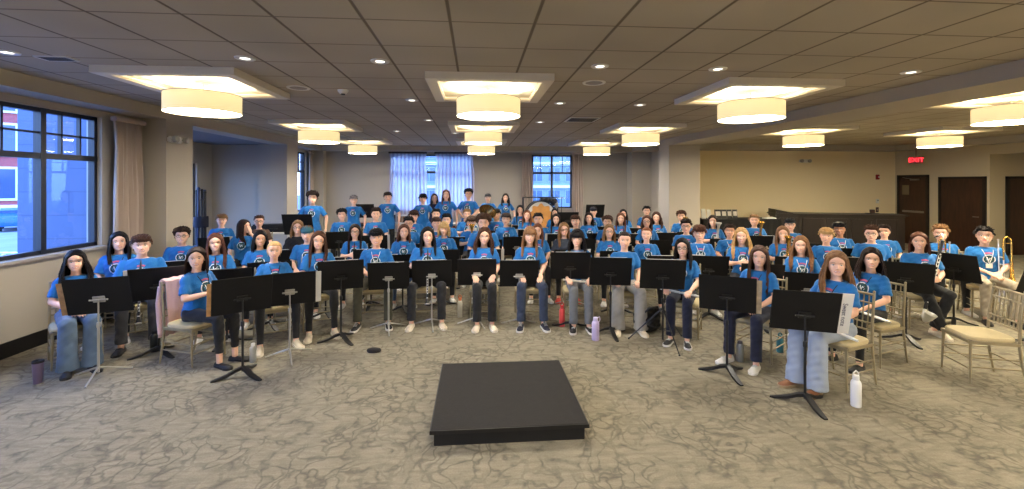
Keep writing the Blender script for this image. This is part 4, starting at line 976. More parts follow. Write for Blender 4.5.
_heads = {}
def person(label, x, y, yaw, scale=1., sex='f', hair='long', hc='brown', skin='fair', arm='rest', leg='base', pants='black', pstyle='slim', shoe='white', skind='sneaker', look=None, tilt=0., glasses=False, lanyard=None, hat=None, top=None, smile=1., near=False, group=None, bw=None, sock=False, z=0.):
    fem = sex == 'f'; bw = (bw or (.92 if fem else 1.04)) * (.93 if not fem else .94)
    t = thing('person', label, 'person', (x, y, z), yaw, group); t.scale = (scale,) * 3
    core = core_body(arm, leg, bw); dz = HS if arm in ('stand', 'hug', 'front') else 0
    # head turned towards what it looks at
    hy = 0. if look is None else look
    hy = max(-1.15, min(1.15, hy)); teeth = smile > .7
    hk = (round(smile, 1), teeth, sex)
    if hk not in _heads: _heads[hk] = head_mb(smile, teeth, .9 if fem else 1.08, .94 if fem else 1.08)
    head = _heads[hk]
    piv = Vector((0, .006, 1.075 + dz)); R = Matrix.Rotation(hy, 4, 'Z') @ Matrix.Rotation(tilt, 4, 'Y') @ Matrix.Rotation(.03, 4, 'X')
    Hs = .995 if fem else 1.02
    HM_ = Matrix.Translation(piv) @ R @ Matrix.Translation(Vector((0, -.022, .098))) @ Matrix.Scale(Hs, 4) @ Matrix.Scale(1.05, 4, (1, 0, 0)) @ Matrix.Scale(.965, 4, (0, 0, 1))
    me_mb = MB().join(core)
    # neck follows the head a little
    V = np.array(me_mb.v); sel = (V[:, 2] > 1.03 + dz) & (np.abs(V[:, 0]) < .09) & (np.abs(V[:, 1]) < .1) & (arm != 'wave')
    me_mb.v = [tuple(p) for p in V]
    me_mb.join(head, HM_)
    bm_ = me_mb.mesh('body', [SKIN[skin], M_lip, M_teeth, M_eyew, M_iris, HM[hc if hc not in ('teal',) else 'brown']])
    obj('body', bm_, t)
    h = obj('hair', hair_mesh(hair), t); h.matrix_local = HM_; set_mats(h, [HM[hc]])
    if hat:
        c = obj('cap', _hat(hat), t); c.matrix_local = HM_; set_mats(c, [mat('cap_' + hat[0], hat[1], .8)])
    sm, bvh, _ = shirt_mesh(arm, bw, fem)
    s_ = obj('shirt', sm, t)
    if top: set_mats(s_, [mat('top_' + top[0], top[1], .9, bump=.3, bscale=60)])
    if not top or near: 
        if not top: obj('shirt_print', print_mesh(arm, bw, fem), t)
    tr = obj('trousers', trousers_mesh(arm, leg, pstyle), t); set_mats(tr, [PM[pants]])
    _, _, _, L, st = limbs(arm, leg, bw)
    for i in range(2):
        a = L[i][2]; sh = obj('shoe', shoe_mesh(skind), t, loc=(a[0], a[1] - .0, 0), rot=(0, 0, (-.18 if i == 0 else .18))); set_mats(sh, SMAT[shoe])
    if glasses:
        g = obj('glasses', glasses_mesh(), t); g.matrix_local = HM_; set_mats(g, [mat('glasses_frame', (34, 24, 24), .3)])
    if lanyard:
        l = obj('lanyard', lanyard_mesh(arm, bw, fem, lanyard.endswith('+')), t); k = lanyard.strip('+')
        set_mats(l, [mat('lanyard_' + k, {'white': (214, 212, 208), 'black': (20, 20, 26)}[k], .7)] + ([M_white] if lanyard.endswith('+') else []))
    return t
def _hat(h):
    k = 'hat' + str(h[2])
    if k not in _trou: _trou[k] = hat_mb(h[2]).mesh('cap')
    return _trou[k]
# ------------------------------------------------------------------ chairs
M_champ = mat('champagne_metal', (158, 146, 118), .38, .4); M_ivory = mat('ivory_cushion', (196, 180, 140), .8, bump=.1)
_S = {}
def _chair_parts():
    if 'ch' in _S: return _S['ch']
    P = []
    P.append(('cushion', MB().loft([[(math.copysign(abs(math.cos(t)) ** .45, math.cos(t)) * a * (1 - .05 * math.sin(t)), math.copysign(abs(math.sin(t)) ** .45, math.sin(t)) * a, z) for t in [2 * PI * k / 32 for k in range(32)]] for z, a in ((.415, .196), (.420, .203), (.44, .205), (.452, .198), (.458, .17), (.460, .10))]).mesh('cushion', [M_ivory])))
    fr = MB()
    for a, b in (((-.205, -.205), (.205, -.185)), ((-.205, .185), (.205, .205)), ((-.205, -.185), (-.185, .185)), ((.185, -.185), (.205, .185))): fr.box((a[0], a[1], .385), (b[0], b[1], .417), bev=.004)
    P.append(('seat_frame', fr.mesh('frame', [M_champ])))
    for s in (-1, 1):
        P.append(('leg', MB().tube([(s * .188, -.188, .39), (s * .192, -.192, .2), (s * .196, -.198, .0)], [.013, .012, .009], 10).mesh('leg', [M_champ])))
        P.append(('leg', MB().tube([(s * .196, .250, .0), (s * .193, .215, .2), (s * .19, .195, .39), (s * .188, .205, .60), (s * .182, .245, .90)], [.010, .012, .013, .013, .011], 10).ball((s * .182, .246, .905), .013, 8).mesh('leg', [M_champ])))
    bk = MB()
    def yb(z): return float(np.interp(z, [.39, .6, .9], [.195, .205, .245]))
    for z, r_ in ((.875, .013), (.79, .009), (.60, .009), (.53, .009)): bk.tube([(-.186, yb(z), z), (0, yb(z) + .012, z), (.186, yb(z), z)], r_, 8)
    for k in range(7):
        x = -.14 + k * .28 / 6; bk.tube([(x, yb(.53) + .01, .53), (x * .98, yb(.875) + .01, .875)], .007, 6)
    P.append(('backrest', bk.mesh('backrest', [M_champ])))
    st = MB()
    for s in (-1, 1):
        for z in (.16, .25): st.tube([(s * .193, -.192, z), (s * .193, .21, z)], .0075, 6)
    for z, y in ((.14, -.192), (.24, -.192), (.2, .212)): st.tube([(-.193, y, z), (.193, y, z)], .0075, 6)
    P.append(('stretcher', st.mesh('stretcher', [M_champ])))
    _S['ch'] = P; return P
def chair(x, y, yaw, label, group='banquet chairs', scale=1.):
    t = thing('banquet_chair', label, 'chair', (x, y, 0), yaw, group); t.scale = (1, 1, scale)
    for n, m_ in _chair_parts(): obj(n, m_, t)
    return t
# ------------------------------------------------------------------ music stands (desk back faces -Y, player is at +Y)
M_desk = mat('black_desk_paint', (17, 17, 18), .5, spec=.3); M_chrome = mat('chrome_tube', (184, 181, 174), .32, .6); M_bpole = mat('black_tube', (22, 22, 23), .4)
TILT = math.radians(20)
def _desk():
    if 'desk' in _S: return _S['desk']
    mb = MB(); mb.box((-.26, -.0015, 0), (.26, .0015, .40), bev=.001)
    for s in (-1, 1): mb.tube([(s * .26, 0, 0), (s * .26, 0, .40)], .004, 6)
    mb.tube([(-.26, 0, .40), (.26, 0, .40)], .005, 6)
    M_ = Matrix.Rotation(TILT, 4, 'X'); mb.xf(M_)
    sh = MB().box((-.255, 0, -.003), (.255, .055, .0), bev=.001).box((-.255, .052, -.003), (.255, .055, .012)).xf(M_)
    rb = MB().box((-.05, -.014, .13), (.05, -.002, .20), bev=.004).tube([(-.075, -.020, .165), (.075, -.020, .165)], .0085, 10).xf(M_)
    _S['desk'] = (mb.mesh('desk', [M_desk]), sh.mesh('shelf', [M_desk]), rb.mesh('bracket'))
    return _S['desk']
def _bases(kind):
    k = 'base' + kind
    if k in _S: return _S[k]
    if kind == 'black': leg = MB().loft([[(w_ * sx, -r_, h + dz) for sx, dz in ((-1, 0), (1, 0), (1, t), (-1, t))] for r_, w_, h, t in ((.0, .02, .07, .03), (.06, .024, .055, .028), (.14, .025, .02, .024), (.23, .020, .0, .018), (.27, .014, .0, .012))])
    elif kind == 'chrome': leg = MB().tube([(0, 0, .10), (0, -.05, .085), (0, -.27, .010)], [.010, .010, .007], 8)
    else: leg = MB().tube([(0, 0, .42), (0, -.06, .37), (0, -.40, .012)], [.008, .009, .007], 8).tube([(0, 0, .16), (0, -.20, .215)], .005, 6).ball((0, -.40, .013), .013, 8)
    _S[k] = leg.mesh('leg'); return _S[k]
def fit(pre, who):
    for p_ in (pre, pre.replace('black music stand', 'black stand'), pre.replace('black music stand', 'stand'), 'stand before the '):
        if len((p_ + who).split()) <= 16: return p_ + who
    return 'stand before the ' + who
def music_stand(x, y, yaw, label, ztop=1.0, kind='black', lrot=0., group='music stands', tilt=0., sheet=None):
    zb = ztop - .40 * math.cos(TILT); D, SH, BR = _desk()
    t = thing('music_stand', label, 'music stand', (x, y, 0), yaw, group); pm = M_chrome if kind == 'chrome' else M_bpole
    yb = .02
    d = obj('desk', D, t, loc=(0, yb, zb)); obj('shelf', SH, d)
    b = obj('bracket', BR, t, loc=(0, yb, zb)); set_mats(b, [pm])
    zc = zb + .165 * math.cos(TILT); yc = yb - .165 * math.sin(TILT) - .02
    obj('pole', MB().tube([(0, yc, zc), (0, yc, .45)], .0075, 8).tube([(0, yc, .52), (0, yc, .05)], .0115, 10).lathe([(.015, .50), (.017, .51), (.017, .54), (.012, .55)], 12, 0, (0, yc, 0)), t, pm)
    for k in range(3):
        l = obj('leg', _bases(kind), t, loc=(0, yc, 0), rot=(0, 0, lrot + k * 2 * PI / 3)); set_mats(l, [pm])
    t['desk_z'] = zb; t['desk_y'] = yb
    return t
M_paper = mat('sheet_paper', (218, 214, 204), .8); M_ink = mat('music_ink', (40, 38, 40), .8)
def sheet_on(st, label, dx=0., col=None, w_=.23, h_=.30, over=.0, ink=True, cat='sheet music', group='sheet music on the stands', text=None):
    """a leaf resting on the stand's shelf"""
    M_ = st.matrix_basis @ Matrix.Translation((0, st['desk_y'], st['desk_z'])) @ Matrix.Rotation(TILT, 4, 'X')
    o = bpy.data.objects.new('sheet_music', None); C.objects.link(o); o.matrix_world = M_ @ Matrix.Translation((dx, .004, .001)); tag(o, label, cat, group)
    m_ = mat('cover_' + col[0], col[1], .7, noise=.35, nscale=14.) if col else M_paper
    obj('page', MB().box((-w_ / 2, 0, 0), (w_ / 2, .006, h_), bev=.0008), o, m_)
    if ink:
        mb = MB()
        for k in range(8):
            z = .03 + k * (h_ - .06) / 8
            for s in range(3): mb.box((-w_ * .42, .0062, z + s * .005), (w_ * .42, .0066, z + s * .005 + .001))
            for q in range(9): mb.box((-w_ * .40 + q * w_ * .09, .0062, z + (q * 7 % 5) * .003), (-w_ * .40 + q * w_ * .09 + .006, .0067, z + (q * 7 % 5) * .003 + .006))
        obj('notation', mb, o, M_ink, smooth=False)
    if text:
        tm = text_mesh(text[0], text[1], .0006); tm.materials.append(mat('pen_ink', (36, 30, 60), .7))
        obj('handwriting', tm, o, loc=text[2], rot=text[3])
    return o
# ------------------------------------------------------------------ instruments (origin at the held point)
M_silver = mat('silver_plate', (228, 226, 220), .28, .7); M_brass = mat('lacquer_brass', (206, 164, 84), .22, .95); M_ebony = mat('ebony_black', (18, 16, 16), .35); M_bell_in = mat('dark_bell_inside', (70, 54, 40), .35, .7)
def flute(M, label):
    o = bpy.data.objects.new('flute', None); C.objects.link(o); o.matrix_world = M; tag(o, label, 'flute', 'flutes')
    obj('body_tube', MB().tube([(-.34, 0, 0), (-.10, 0, 0)], .0125, 12).tube([(-.105, 0, 0), (-.095, 0, 0)], .0145, 12).tube([(-.10, 0, 0), (.34, 0, 0)], .0115, 12), o, M_silver)
    obj('lip_plate', MB().ball((-.26, 0, .008), .017, 10, 0, (1.2, 1, .45)), o, M_silver)
    kb = MB()
    for k in range(14): kb.lathe([(.001, .0), (.0075, .0), (.0075, .004), (.001, .004)], 10, 0, (-.06 + k * .026, 0, .011))
    kb.tube([(-.07, .010, .009), (.31, .010, .009)], .0025, 6)
    obj('keys', kb, o, M_silver); return o
def clarinet(M, label, bass=False):
    o = bpy.data.objects.new('bass_clarinet' if bass else 'clarinet', None); C.objects.link(o); o.matrix_world = M; tag(o, label, 'clarinet', None if bass else 'clarinets')
    s = 1.45 if bass else 1.
    if bass:
        obj('body_tube', MB().lathe([(.016, -.50), (.019, -.48), (.017, -.2), (.018, .0), (.019, .02), (.016, .25), (.018, .42), (.014, .44)], 14), o, M_ebony)
        obj('bell', MB().tube([(0, 0, -.49), (0, -.01, -.58), (0, -.06, -.63), (0, -.12, -.60), (0, -.15, -.54)], [.018, .022, .030, .042, .065], 16, 0, False), o, M_silver)
        obj('neck', MB().tube([(0, 0, .44), (0, .01, .50), (0, .06, .54), (0, .12, .52)], [.011, .010, .009, .009], 10), o, M_silver)
        obj('mouthpiece', MB().tube([(0, .12, .52), (0, .20, .50)], [.013, .006], 10), o, M_ebony)
    else:
        obj('body_tube', MB().lathe([(.010, -.33), (.013, -.30), (.0115, -.25), (.0125, .0), (.014, .01), (.012, .02), (.012, .19), (.014, .2), (.012, .25)], 12), o, M_ebony)
        obj('bell', MB().lathe([(.030, -.41), (.031, -.405), (.020, -.37), (.013, -.33)], 16), o, M_ebony)
        obj('mouthpiece', MB().tube([(0, 0, .25), (0, 0, .29), (0, .004, .34)], [.011, .010, .004], 10), o, M_ebony)
        obj('ring', MB().lathe([(.031, -.412), (.033, -.41), (.033, -.404), (.031, -.402)], 16).lathe([(.0125, -.335), (.0145, -.333), (.0145, -.325), (.0125, -.323)], 14), o, M_silver)
    kb = MB()
    for k in range(int(13 * s)):
        z = -.28 * s + k * .038; kb.lathe([(.001, .0), (.0075 * s, .0), (.0075 * s, .004), (.001, .004)], 10, 0, (0, 0, 0), 'y').v
    kb = MB()
    for k in range(13):
        z = (-.27 + k * .037) * s; kb.ball((0.004 * (-1) ** k, -.014 * (1.3 if bass else 1), z), .0075 * s, 8, 0, (1, .45, 1))
    for xx in (-.008, .009): kb.tube([(xx * s, -.014 * s, -.26 * s), (xx * s, -.014 * s, .16 * s)], .0022 * s, 6)
    obj('keys', kb, o, M_silver); return o
def trumpet(M, label, brass=True):
    m_ = M_brass if brass else M_silver
    o = bpy.data.objects.new('trumpet', None); C.objects.link(o); o.matrix_world = M; tag(o, label, 'trumpet', 'trumpets')
    bell = MB(); bell.tube([(0, y, .045) for y in (-.30, -.295, -.27, -.23, -.17, -.08, .05, .14)], [.062, .060, .042, .027, .017, .010, .0075, .0065], 16, 0, False)
    sol = obj('bell', bell, o, m_)
    obj('tubing', MB().tube([(0, .14, .045), (0, .175, .035), (0, .185, .0), (0, .175, -.035), (0, .14, -.045), (0, -.08, -.045)], .006, 8).tube([(.0, .30, .0), (0, -.15, .0), (0, -.19, -.010), (0, -.19, -.035), (0, -.15, -.045), (0, -.05, -.045)], .006, 8), o, m_)
    v = MB()
    for k in range(3): v.lathe([(.001, -.075), (.010, -.075), (.011, -.06), (.011, .055), (.008, .06), (.003, .062), (.003, .09), (.009, .09), (.009, .094), (.001, .094)], 12, 0, (0, -.03 + k * .03, 0))
    obj('valves', v, o, m_); obj('mouthpiece', MB().tube([(0, .30, 0), (0, .35, 0), (0, .375, 0), (0, .38, 0)], [.005, .007, .013, .013], 12), o, M_silver); return o
def trombone(M, label, silver=False):
    m_ = M_silver if silver else M_brass
    o = bpy.data.objects.new('trombone', None); C.objects.link(o); o.matrix_world = M; tag(o, label, 'trombone', 'trombones')
    obj('bell', MB().tube([(.10, y, .0) for y in (-.42, -.415, -.38, -.32, -.24, -.12, .05, .22)], [.105, .102, .072, .044, .027, .016, .011, .010], 20, 0, False), o, m_)
    obj('tuning_slide', MB().tube([(.10, .22, 0), (.095, .28, 0), (.06, .315, 0), (.025, .28, 0), (.02, .22, 0), (.02, -.02, .0)], .010, 10).tube([(.03, .22, 0), (.10, .22, 0)], .006, 8), o, m_)
    obj('hand_slide', MB().tube([(-.03, .20, 0), (-.03, -.55, 0), (-.03, -.60, .0), (.0, -.63, 0), (.02, -.60, 0), (.02, -.55, 0), (.02, .0, 0)], .0075, 8).tube([(-.03, .02, 0), (.02, .02, 0)], .005, 6).tube([(-.03, -.08, 0), (.02, -.08, 0)], .005, 6), o, M_silver)
    obj('mouthpiece', MB().tube([(-.03, .20, 0), (-.03, .24, 0), (-.03, .27, 0)], [.006, .009, .015], 12), o, M_silver); return o
def horn(M, label):
    o = bpy.data.objects.new('french_horn', None); C.objects.link(o); o.matrix_world = M; tag(o, label, 'french horn', 'french horns')
    obj('bell', MB().tube([(-.16, .02, -.10), (-.15, .0, .02), (-.06, -.02, .12), (.05, -.03, .10), (.10, -.05, .0), (.08, -.09, -.09), (.04, -.15, -.15), (.02, -.18, -.17)], [.010, .012, .016, .020, .030, .050, .10, .145], 18, 0, False), o, M_brass)
    c = MB()
    for k, r in enumerate((.13, .105, .08)): c.tube([(r * math.cos(t), .01 * k, r * math.sin(t)) for t in np.linspace(0, 6.1, 26)], .007, 8)
    obj('tubing', c, o, M_brass); v = MB()
    for k in range(3): v.lathe([(.001, -.03), (.018, -.03), (.018, .03), (.001, .03)], 12, 0, (-.04 + k * .04, .03, 0), 'y')
    obj('valves', v, o, M_silver); return o
def tuba(M, label):
    o = bpy.data.objects.new('tuba', None); C.objects.link(o); o.matrix_world = M; tag(o, label, 'tuba')
    bl = obj('bell', MB().tube([(0, 0, -.25), (0, 0, .0), (.0, 0, .25), (.02, -.02, .42), (.04, -.06, .52), (.06, -.12, .60), (.065, -.135, .615)], [.05, .06, .075, .10, .15, .235, .245], 26, 0, False), o, mat('tuba_bell_brass', (128, 104, 66), .25, .9))
    c = MB()
    for k, (r, zz) in enumerate(((.20, .0), (.16, .0), (.11, .02))): c.tube([(-.14 + r * math.cos(t), -.05 - .03 * k, zz + r * 1.25 * math.sin(t)) for t in np.linspace(0, 2 * PI, 30)], .020 - .004 * k, 10)
    obj('tubing', c, o, M_silver); v = MB()
    for k in range(4): v.lathe([(.001, -.10), (.017, -.10), (.017, .08), (.004, .085), (.004, .11), (.012, .112), (.001, .115)], 12, 0, (-.20 + k * .04, -.14, .0))
    obj('valves', v, o, M_silver); return o
# ------------------------------------------------------------------ the band.  px, y of hair top, depth, short name, options
T_ = 'tshirt'
BAND = [
 (76,250,4.9,'black haired girl by the left window',dict(hair='full',hc='black',arm='clasp',leg='near',pants='jeans',pstyle='wide',shoe='black',yaw=44,near=1)),
 (142,234.5,5.6,'broad clarinet boy at far left',dict(sex='m',hair='fringe',hc='brown',arm='upright',pants='charcoal',pstyle='straight',shoe='black',yaw=30,near=1,bw=1.18,smile=1,inst='clar')),
 (119,231.5,5.85,'dark haired girl in front of the taupe drape',dict(hair='long2',hc='black',arm='clasp',yaw=25,lanyard='black')),
 (197,246.5,4.95,'brown haired girl with pink jacket on her chair',dict(hair='behind',hc='dark',arm='upright',leg='near',pants='black',pstyle='cropped',shoe='black',skind='flat',yaw=70,near=1,lanyard='black')),
 (182,227.5,6.9,'curly haired boy with glasses before the left pier',dict(sex='m',hair='curly',hc='dark',glasses=1,yaw=25,bw=1.12)),
 (216,233,5.95,'smiling long brown haired girl, second row left',dict(hair='long',hc='auburn',yaw=25,arm='upright',inst='clar')),
 (221.5,214,9.3,'sandy haired boy below the alcove corner',dict(sex='m',hair='fringe',hc='sandy',yaw=20)),
 (243,219.5,8.0,'profile girl with a hand raised to her head',dict(hair='long',hc='dark',arm='wave',yaw=15,look_abs=75)),
 (259,215,9.15,'short haired man with glasses in alcove opening',dict(sex='m',hair='crop',hc='brown',glasses=1,yaw=10,top=('plaid_brown',(96,74,62)))),
 (260,230.5,6.55,'dark bobbed girl behind the blonde front row girl',dict(hair='mid',hc='black',skin='light',yaw=22,arm='flute',inst='flute')),
 (274,240.5,5.6,'blonde tied back girl with black lanyard',dict(hair='tied',hc='blonde',arm='flute',leg='wide',pants='black',shoe='cream',skind='hightop',sock=1,lanyard='black',yaw=30,near=1)),
 (297.5,220,7.9,'blonde girl with glasses left of teal cap boy',dict(hair='mid',hc='sandy',glasses=1,yaw=18,top=('black_cardigan',(24,22,26)))),
 (306,214.5,9.1,'dark haired girl half hidden behind a tall stand',dict(hair='mid',hc='brown',yaw=15)),
 (307.5,225.5,6.95,'boy wearing a backward teal cap',dict(sex='m',hair='crop',hc='sandy',hat=('teal',(44,92,108),True),yaw=15,look_abs=18)),
 (318.5,231,6.05,'long brown haired girl beside the white page',dict(hair='long',hc='brown',arm='flute',leg='base',pants='black',shoe='cream',skind='hightop',lanyard='black',yaw=24,near=1,inst='flute')),
 (312.5,192,9.8,'standing bushy haired boy by the corner window',dict(sex='m',hair='bigcurly',hc='dark',arm='stand',smile=.3,yaw=10)),
 (353.7,195,11.0,'standing boy with grey cap in back row',dict(sex='m',hair='crop',hc='grey',hat=('grey',(120,112,112),False),arm='stand',smile=.3,yaw=5)),
 (388,192,11.3,'standing short haired boy by left sheer curtain',dict(sex='m',hair='fringe',hc='dark',arm='stand',smile=.3,yaw=5)),
 (342,209,10.4,'curly haired boy below the grey cap boy',dict(sex='m',hair='curly',hc='black',yaw=12)),
 (375.8,208,9.4,'dark swept haired boy fourth row left',dict(sex='m',hair='swept',hc='dark',yaw=10)),
 (355,224,7.5,'dark haired girl with glasses and clarinet',dict(hair='xlong',hc='dark',glasses=1,yaw=10,arm='upright',inst='clar')),
 (376.5,228.5,6.45,'bowl haired boy with white lanyard',dict(sex='m',hair='bowl',hc='black',skin='light',arm='clasp',leg='wide',pants='olive',pstyle='straight',shoe='bw',skind='hightop',lanyard='white',yaw=6,near=1)),
 (403.7,224,7.5,'auburn haired girl with black lanyard, second row',dict(hair='mid',hc='auburn',lanyard='black',yaw=8,pants='jeans')),
 (408.6,217,8.7,'black haired boy with glasses left of centre',dict(sex='m',hair='swept',hc='black',glasses=1,skin='light',yaw=8)),
 (413.5,210.4,10.0,'brown mop haired boy behind glasses boy',dict(sex='m',hair='mop',hc='brown',yaw=6)),
 (427.8,226.7,6.5,'black haired girl with clarinet, front row centre',dict(hair='long2',hc='black',arm='upright',leg='wide',pants='black',pstyle='straight',shoe='cream',lanyard='black',yaw=4,near=1,bw=1.08,inst='clar')),
 (436.5,217,8.8,'fringed brown haired boy below the standing girls',dict(sex='m',hair='fringe',hc='brown',yaw=4)),
 (436,208.6,10.5,'dark haired boy below the girl in jacket',dict(sex='m',hair='short',hc='black',smile=.3,yaw=2)),
 (446.6,214,9.5,'laughing dark haired boy right of fringed boy',dict(sex='m',hair='swept',hc='black',yaw=0)),
 (444,221.5,7.8,'pale short blonde haired player left of centre',dict(hair='shag',hc='blonde',lanyard='black',yaw=2,smile=.3)),
 (422.9,194,11.6,'standing boy in long blue shirt by the curtain gap',dict(sex='m',hair='mop',hc='black',skin='light',arm='stand',yaw=0)),
 (434.4,193.5,12.1,'standing long haired girl in a navy jacket',dict(hair='long',hc='dark',arm='stand',top=('navy_jacket',(30,32,66)),yaw=0)),
 (446,189.5,11.6,'tall standing long auburn haired teen',dict(sex='m',hair='straight',hc='auburn',arm='stand',yaw=-2)),
 (468.5,189,11.6,'tall standing curly haired boy behind the tuba',dict(sex='m',hair='curly',hc='black',arm='front',skin='light',yaw=-15)),
 (466.8,208.7,10.5,'tuba player with a pale cap',dict(sex='m',hair='crop',hc='sandy',arm='upright',inst='tuba',yaw=5)),
 (471.3,216.3,8.9,'fringed boy holding a silver horn below tuba',dict(sex='m',hair='mop',hc='brown',arm='upright',smile=.3,yaw=2,inst='trump')),
 (483.5,215,7.9,'big curly haired boy behind centre front girl',dict(sex='m',hair='bigcurly',hc='brown',yaw=0,bw=1.2,smile=.2)),
 (484,227.2,6.45,'wavy brown haired girl in centre of front row',dict(hair='fullmid',hc='brown',arm='rest',leg='near',pants='black',pstyle='straight',shoe='cream',yaw=0,near=1)),
 (488,193.6,13.0,'standing dark capped boy near the back wall',dict(sex='m',hair='crop',hc='black',hat=('black',(22,22,26),False),arm='stand',smile=.3,yaw=0)),
 (505.6,193.6,13.0,'standing curly long haired girl near the back wall',dict(hair='curlylong',hc='dark',arm='stand',smile=.3,yaw=0)),
 (486.8,207.7,11.7,'dark haired girl right of the tuba bell',dict(hair='mid',hc='black',yaw=0,smile=.3)),
 (496.6,208.8,10.6,'black haired boy in back row centre',dict(sex='m',hair='bowl',hc='black',skin='light',smile=.2,yaw=0)),
 (506,213,9.4,'boy with black collar behind centre stands',dict(sex='m',hair='fringe',hc='dark',smile=.3,yaw=0,lanyard='black')),
 (520.4,205,12.1,'long dark haired girl left of bass drum',dict(hair='long',hc='black',yaw=-2)),
 (527,210,10.7,'strawberry blonde girl below bass drum',dict(hair='long2',hc='red',yaw=-2,arm='upright',inst='clar')),
 (538.4,212.8,9.2,'black haired boy below bass drum',dict(sex='m',hair='short',hc='black',skin='light',yaw=-4,smile=.4)),
 (537.3,223.5,7.8,'red haired girl half hidden behind bangs girl',dict(hair='long2',hc='red',yaw=-2)),
 (529.7,226.2,6.45,'brown haired girl with full bangs in front row',dict(hair='bangs',hc='light',arm='rest',leg='base',pants='darkjeans',pstyle='straight',shoe='navy',skind='hightop',yaw=-2,near=1)),
 (555,208.2,11.8,'dark haired girl right of the bass drum',dict(hair='long',hc='black',yaw=-4)),
 (556,213.6,9.9,'long dark haired girl fourth row centre right',dict(hair='xlong',hc='dark',yaw=-4)),
 (564.2,222.3,7.8,'sandy haired girl with glasses and dark hoodie',dict(hair='wavy',hc='sandy',glasses=1,top=('grey_hoodie',(58,64,76)),yaw=-4,shoe='red')),
 (575.6,215,9.3,'brown haired boy with dark collar, right centre',dict(sex='m',hair='fringe',hc='brown',yaw=-5,lanyard='black',smile=.2)),
 (577.3,229.5,6.35,'girl with very full black hair playing flute',dict(hair='fullbangs',hc='black',arm='flute',leg='near',pants='grey',pstyle='straight',shoe='bw',yaw=-6,near=1,inst='flute',smile=.2)),
 (589,212.3,10.1,'smiling dark haired girl before capped boy',dict(hair='mid',hc='dark',yaw=-6)),
 (593.6,206.6,12.0,'capped boy in front of a tall black desk',dict(sex='m',hair='crop',hc='dark',hat=('dark',(34,34,44),True),yaw=-6)),
 (607.5,216,9.3,'short curly haired boy right of centre',dict(sex='m',hair='curly',hc='brown',yaw=-8,smile=.3)),
 (609,224,7.6,'blonde girl with glasses and short hair',dict(hair='mid',hc='sandy',glasses=1,yaw=-8,arm='upright')),
 (620.8,212.7,9.9,'long brown haired girl with clarinet before pilaster',dict(hair='long',hc='auburn',yaw=-8,arm='upright',inst='clar')),
 (623.5,209,11.5,'black haired girl farthest back by the pilaster',dict(hair='long2',hc='black',yaw=-8)),
 (624.4,231,6.25,'girl with tied back hair and grey sweatpants',dict(hair='updo',hc='dark',arm='flute',leg='base',pants='sweats',pstyle='wide',shoe='cream',yaw=-10,near=1,inst='flute')),
 (646.5,206,12.0,'black haired boy in front of blue lit wall',dict(sex='m',hair='short',hc='black',yaw=-10,smile=.3)),
 (646.8,215,9.1,'auburn haired girl with glasses, third row right',dict(hair='mid',hc='auburn',glasses=1,yaw=-10,smile=.3)),
 (646.5,226.6,7.3,'red haired girl with hair pinned up',dict(hair='updo',hc='red',yaw=-12,lanyard='black',smile=.4)),
 (656.8,211.9,10.1,'wavy dark haired teen at the blue lit pillar',dict(hair='curlylong',hc='brown',yaw=-10)),
 (681.6,210.9,10.5,'trumpet boy in front of the tan pillar',dict(sex='m',hair='curly',hc='brown',arm='upright',yaw=-14,inst='trump',smile=.2)),
 (686.5,219.5,8.3,'thick haired boy with glasses and black collar',dict(sex='m',hair='swept',hc='dark',glasses=1,yaw=-15,bw=1.15,smile=.3)),
 (683,237.8,5.8,'long black haired girl with glasses and flute',dict(hair='long2',hc='black',glasses=1,arm='flute',leg='near',pants='navy',pstyle='straight',shoe='bw',yaw=-32,near=1,inst='flute')),
 (699.4,225.3,7.15,'long fringed boy with a white lanyard',dict(sex='m',hair='mop',hc='auburn',lanyard='white',yaw=-18,smile=.2,look_abs=-20)),
 (713.2,215,9.3,'dark haired girl holding a silver trumpet upright',dict(hair='mid',hc='dark',arm='upright',yaw=-15,inst='strump')),
 (729.6,224,7.9,'smiling dark haired teen right of lanyard boy',dict(sex='m',hair='short',hc='dark',skin='light',yaw=-18,lanyard='white')),
 (741.9,227.7,6.75,'long blonde haired girl in second row right',dict(hair='full',hc='blonde',lanyard='black',yaw=-25,arm='upright')),
 (754.5,214.4,9.5,'sandy boy with yellow brass horn by black table',dict(sex='m',hair='short',hc='sandy',arm='upright',yaw=-15,inst='trump')),
 (759,245.4,5.05,'girl with long straight brown hair, white sneakers',dict(hair='xlong',hc='brown',arm='flute',leg='base',pants='navy',pstyle='straight',shoe='white',lanyard='black',yaw=-56,near=1)),
 (782.7,226,7.2,'long light brown haired girl by patterned page',dict(hair='long',hc='light',yaw=-25,arm='upright',inst='trump')),
 (790.5,218,8.6,'boy in black cap near the wooden bar',dict(sex='m',hair='crop',hc='black',hat=('jet',(16,16,18),False),yaw=-20,glasses=1,smile=.4)),
 (801.3,236,6.0,'wavy light brown haired girl with white lanyard',dict(hair='full',hc='light',lanyard='white',yaw=-32,arm='flute')),
 (826.3,227.8,7.0,'blond short haired boy with black collar',dict(sex='m',hair='bowl',hc='blonde',yaw=-28,lanyard='black')),
 (840,222,7.9,'dark haired boy with white lanyard before bar',dict(sex='m',hair='fringe',hc='black',skin='tan',lanyard='white',yaw=-25)),
 (836,250.8,4.4,'light brown haired girl in pale wide trousers',dict(hair='full',hc='light',arm='flute',leg='near',pants='lightjeans',pstyle='wide',shoe='tan',lanyard='black',yaw=-72,near=1,inst='flute')),
 (871.5,225.5,7.1,'thick brown haired boy with glasses by the bar',dict(sex='m',hair='swept',hc='brown',glasses=1,bw=1.2,yaw=-30,smile=.5)),
 (884.5,224.5,7.9,'smiling boy behind the thick haired boy',dict(sex='m',hair='short',hc='dark',bw=1.15,yaw=-25)),
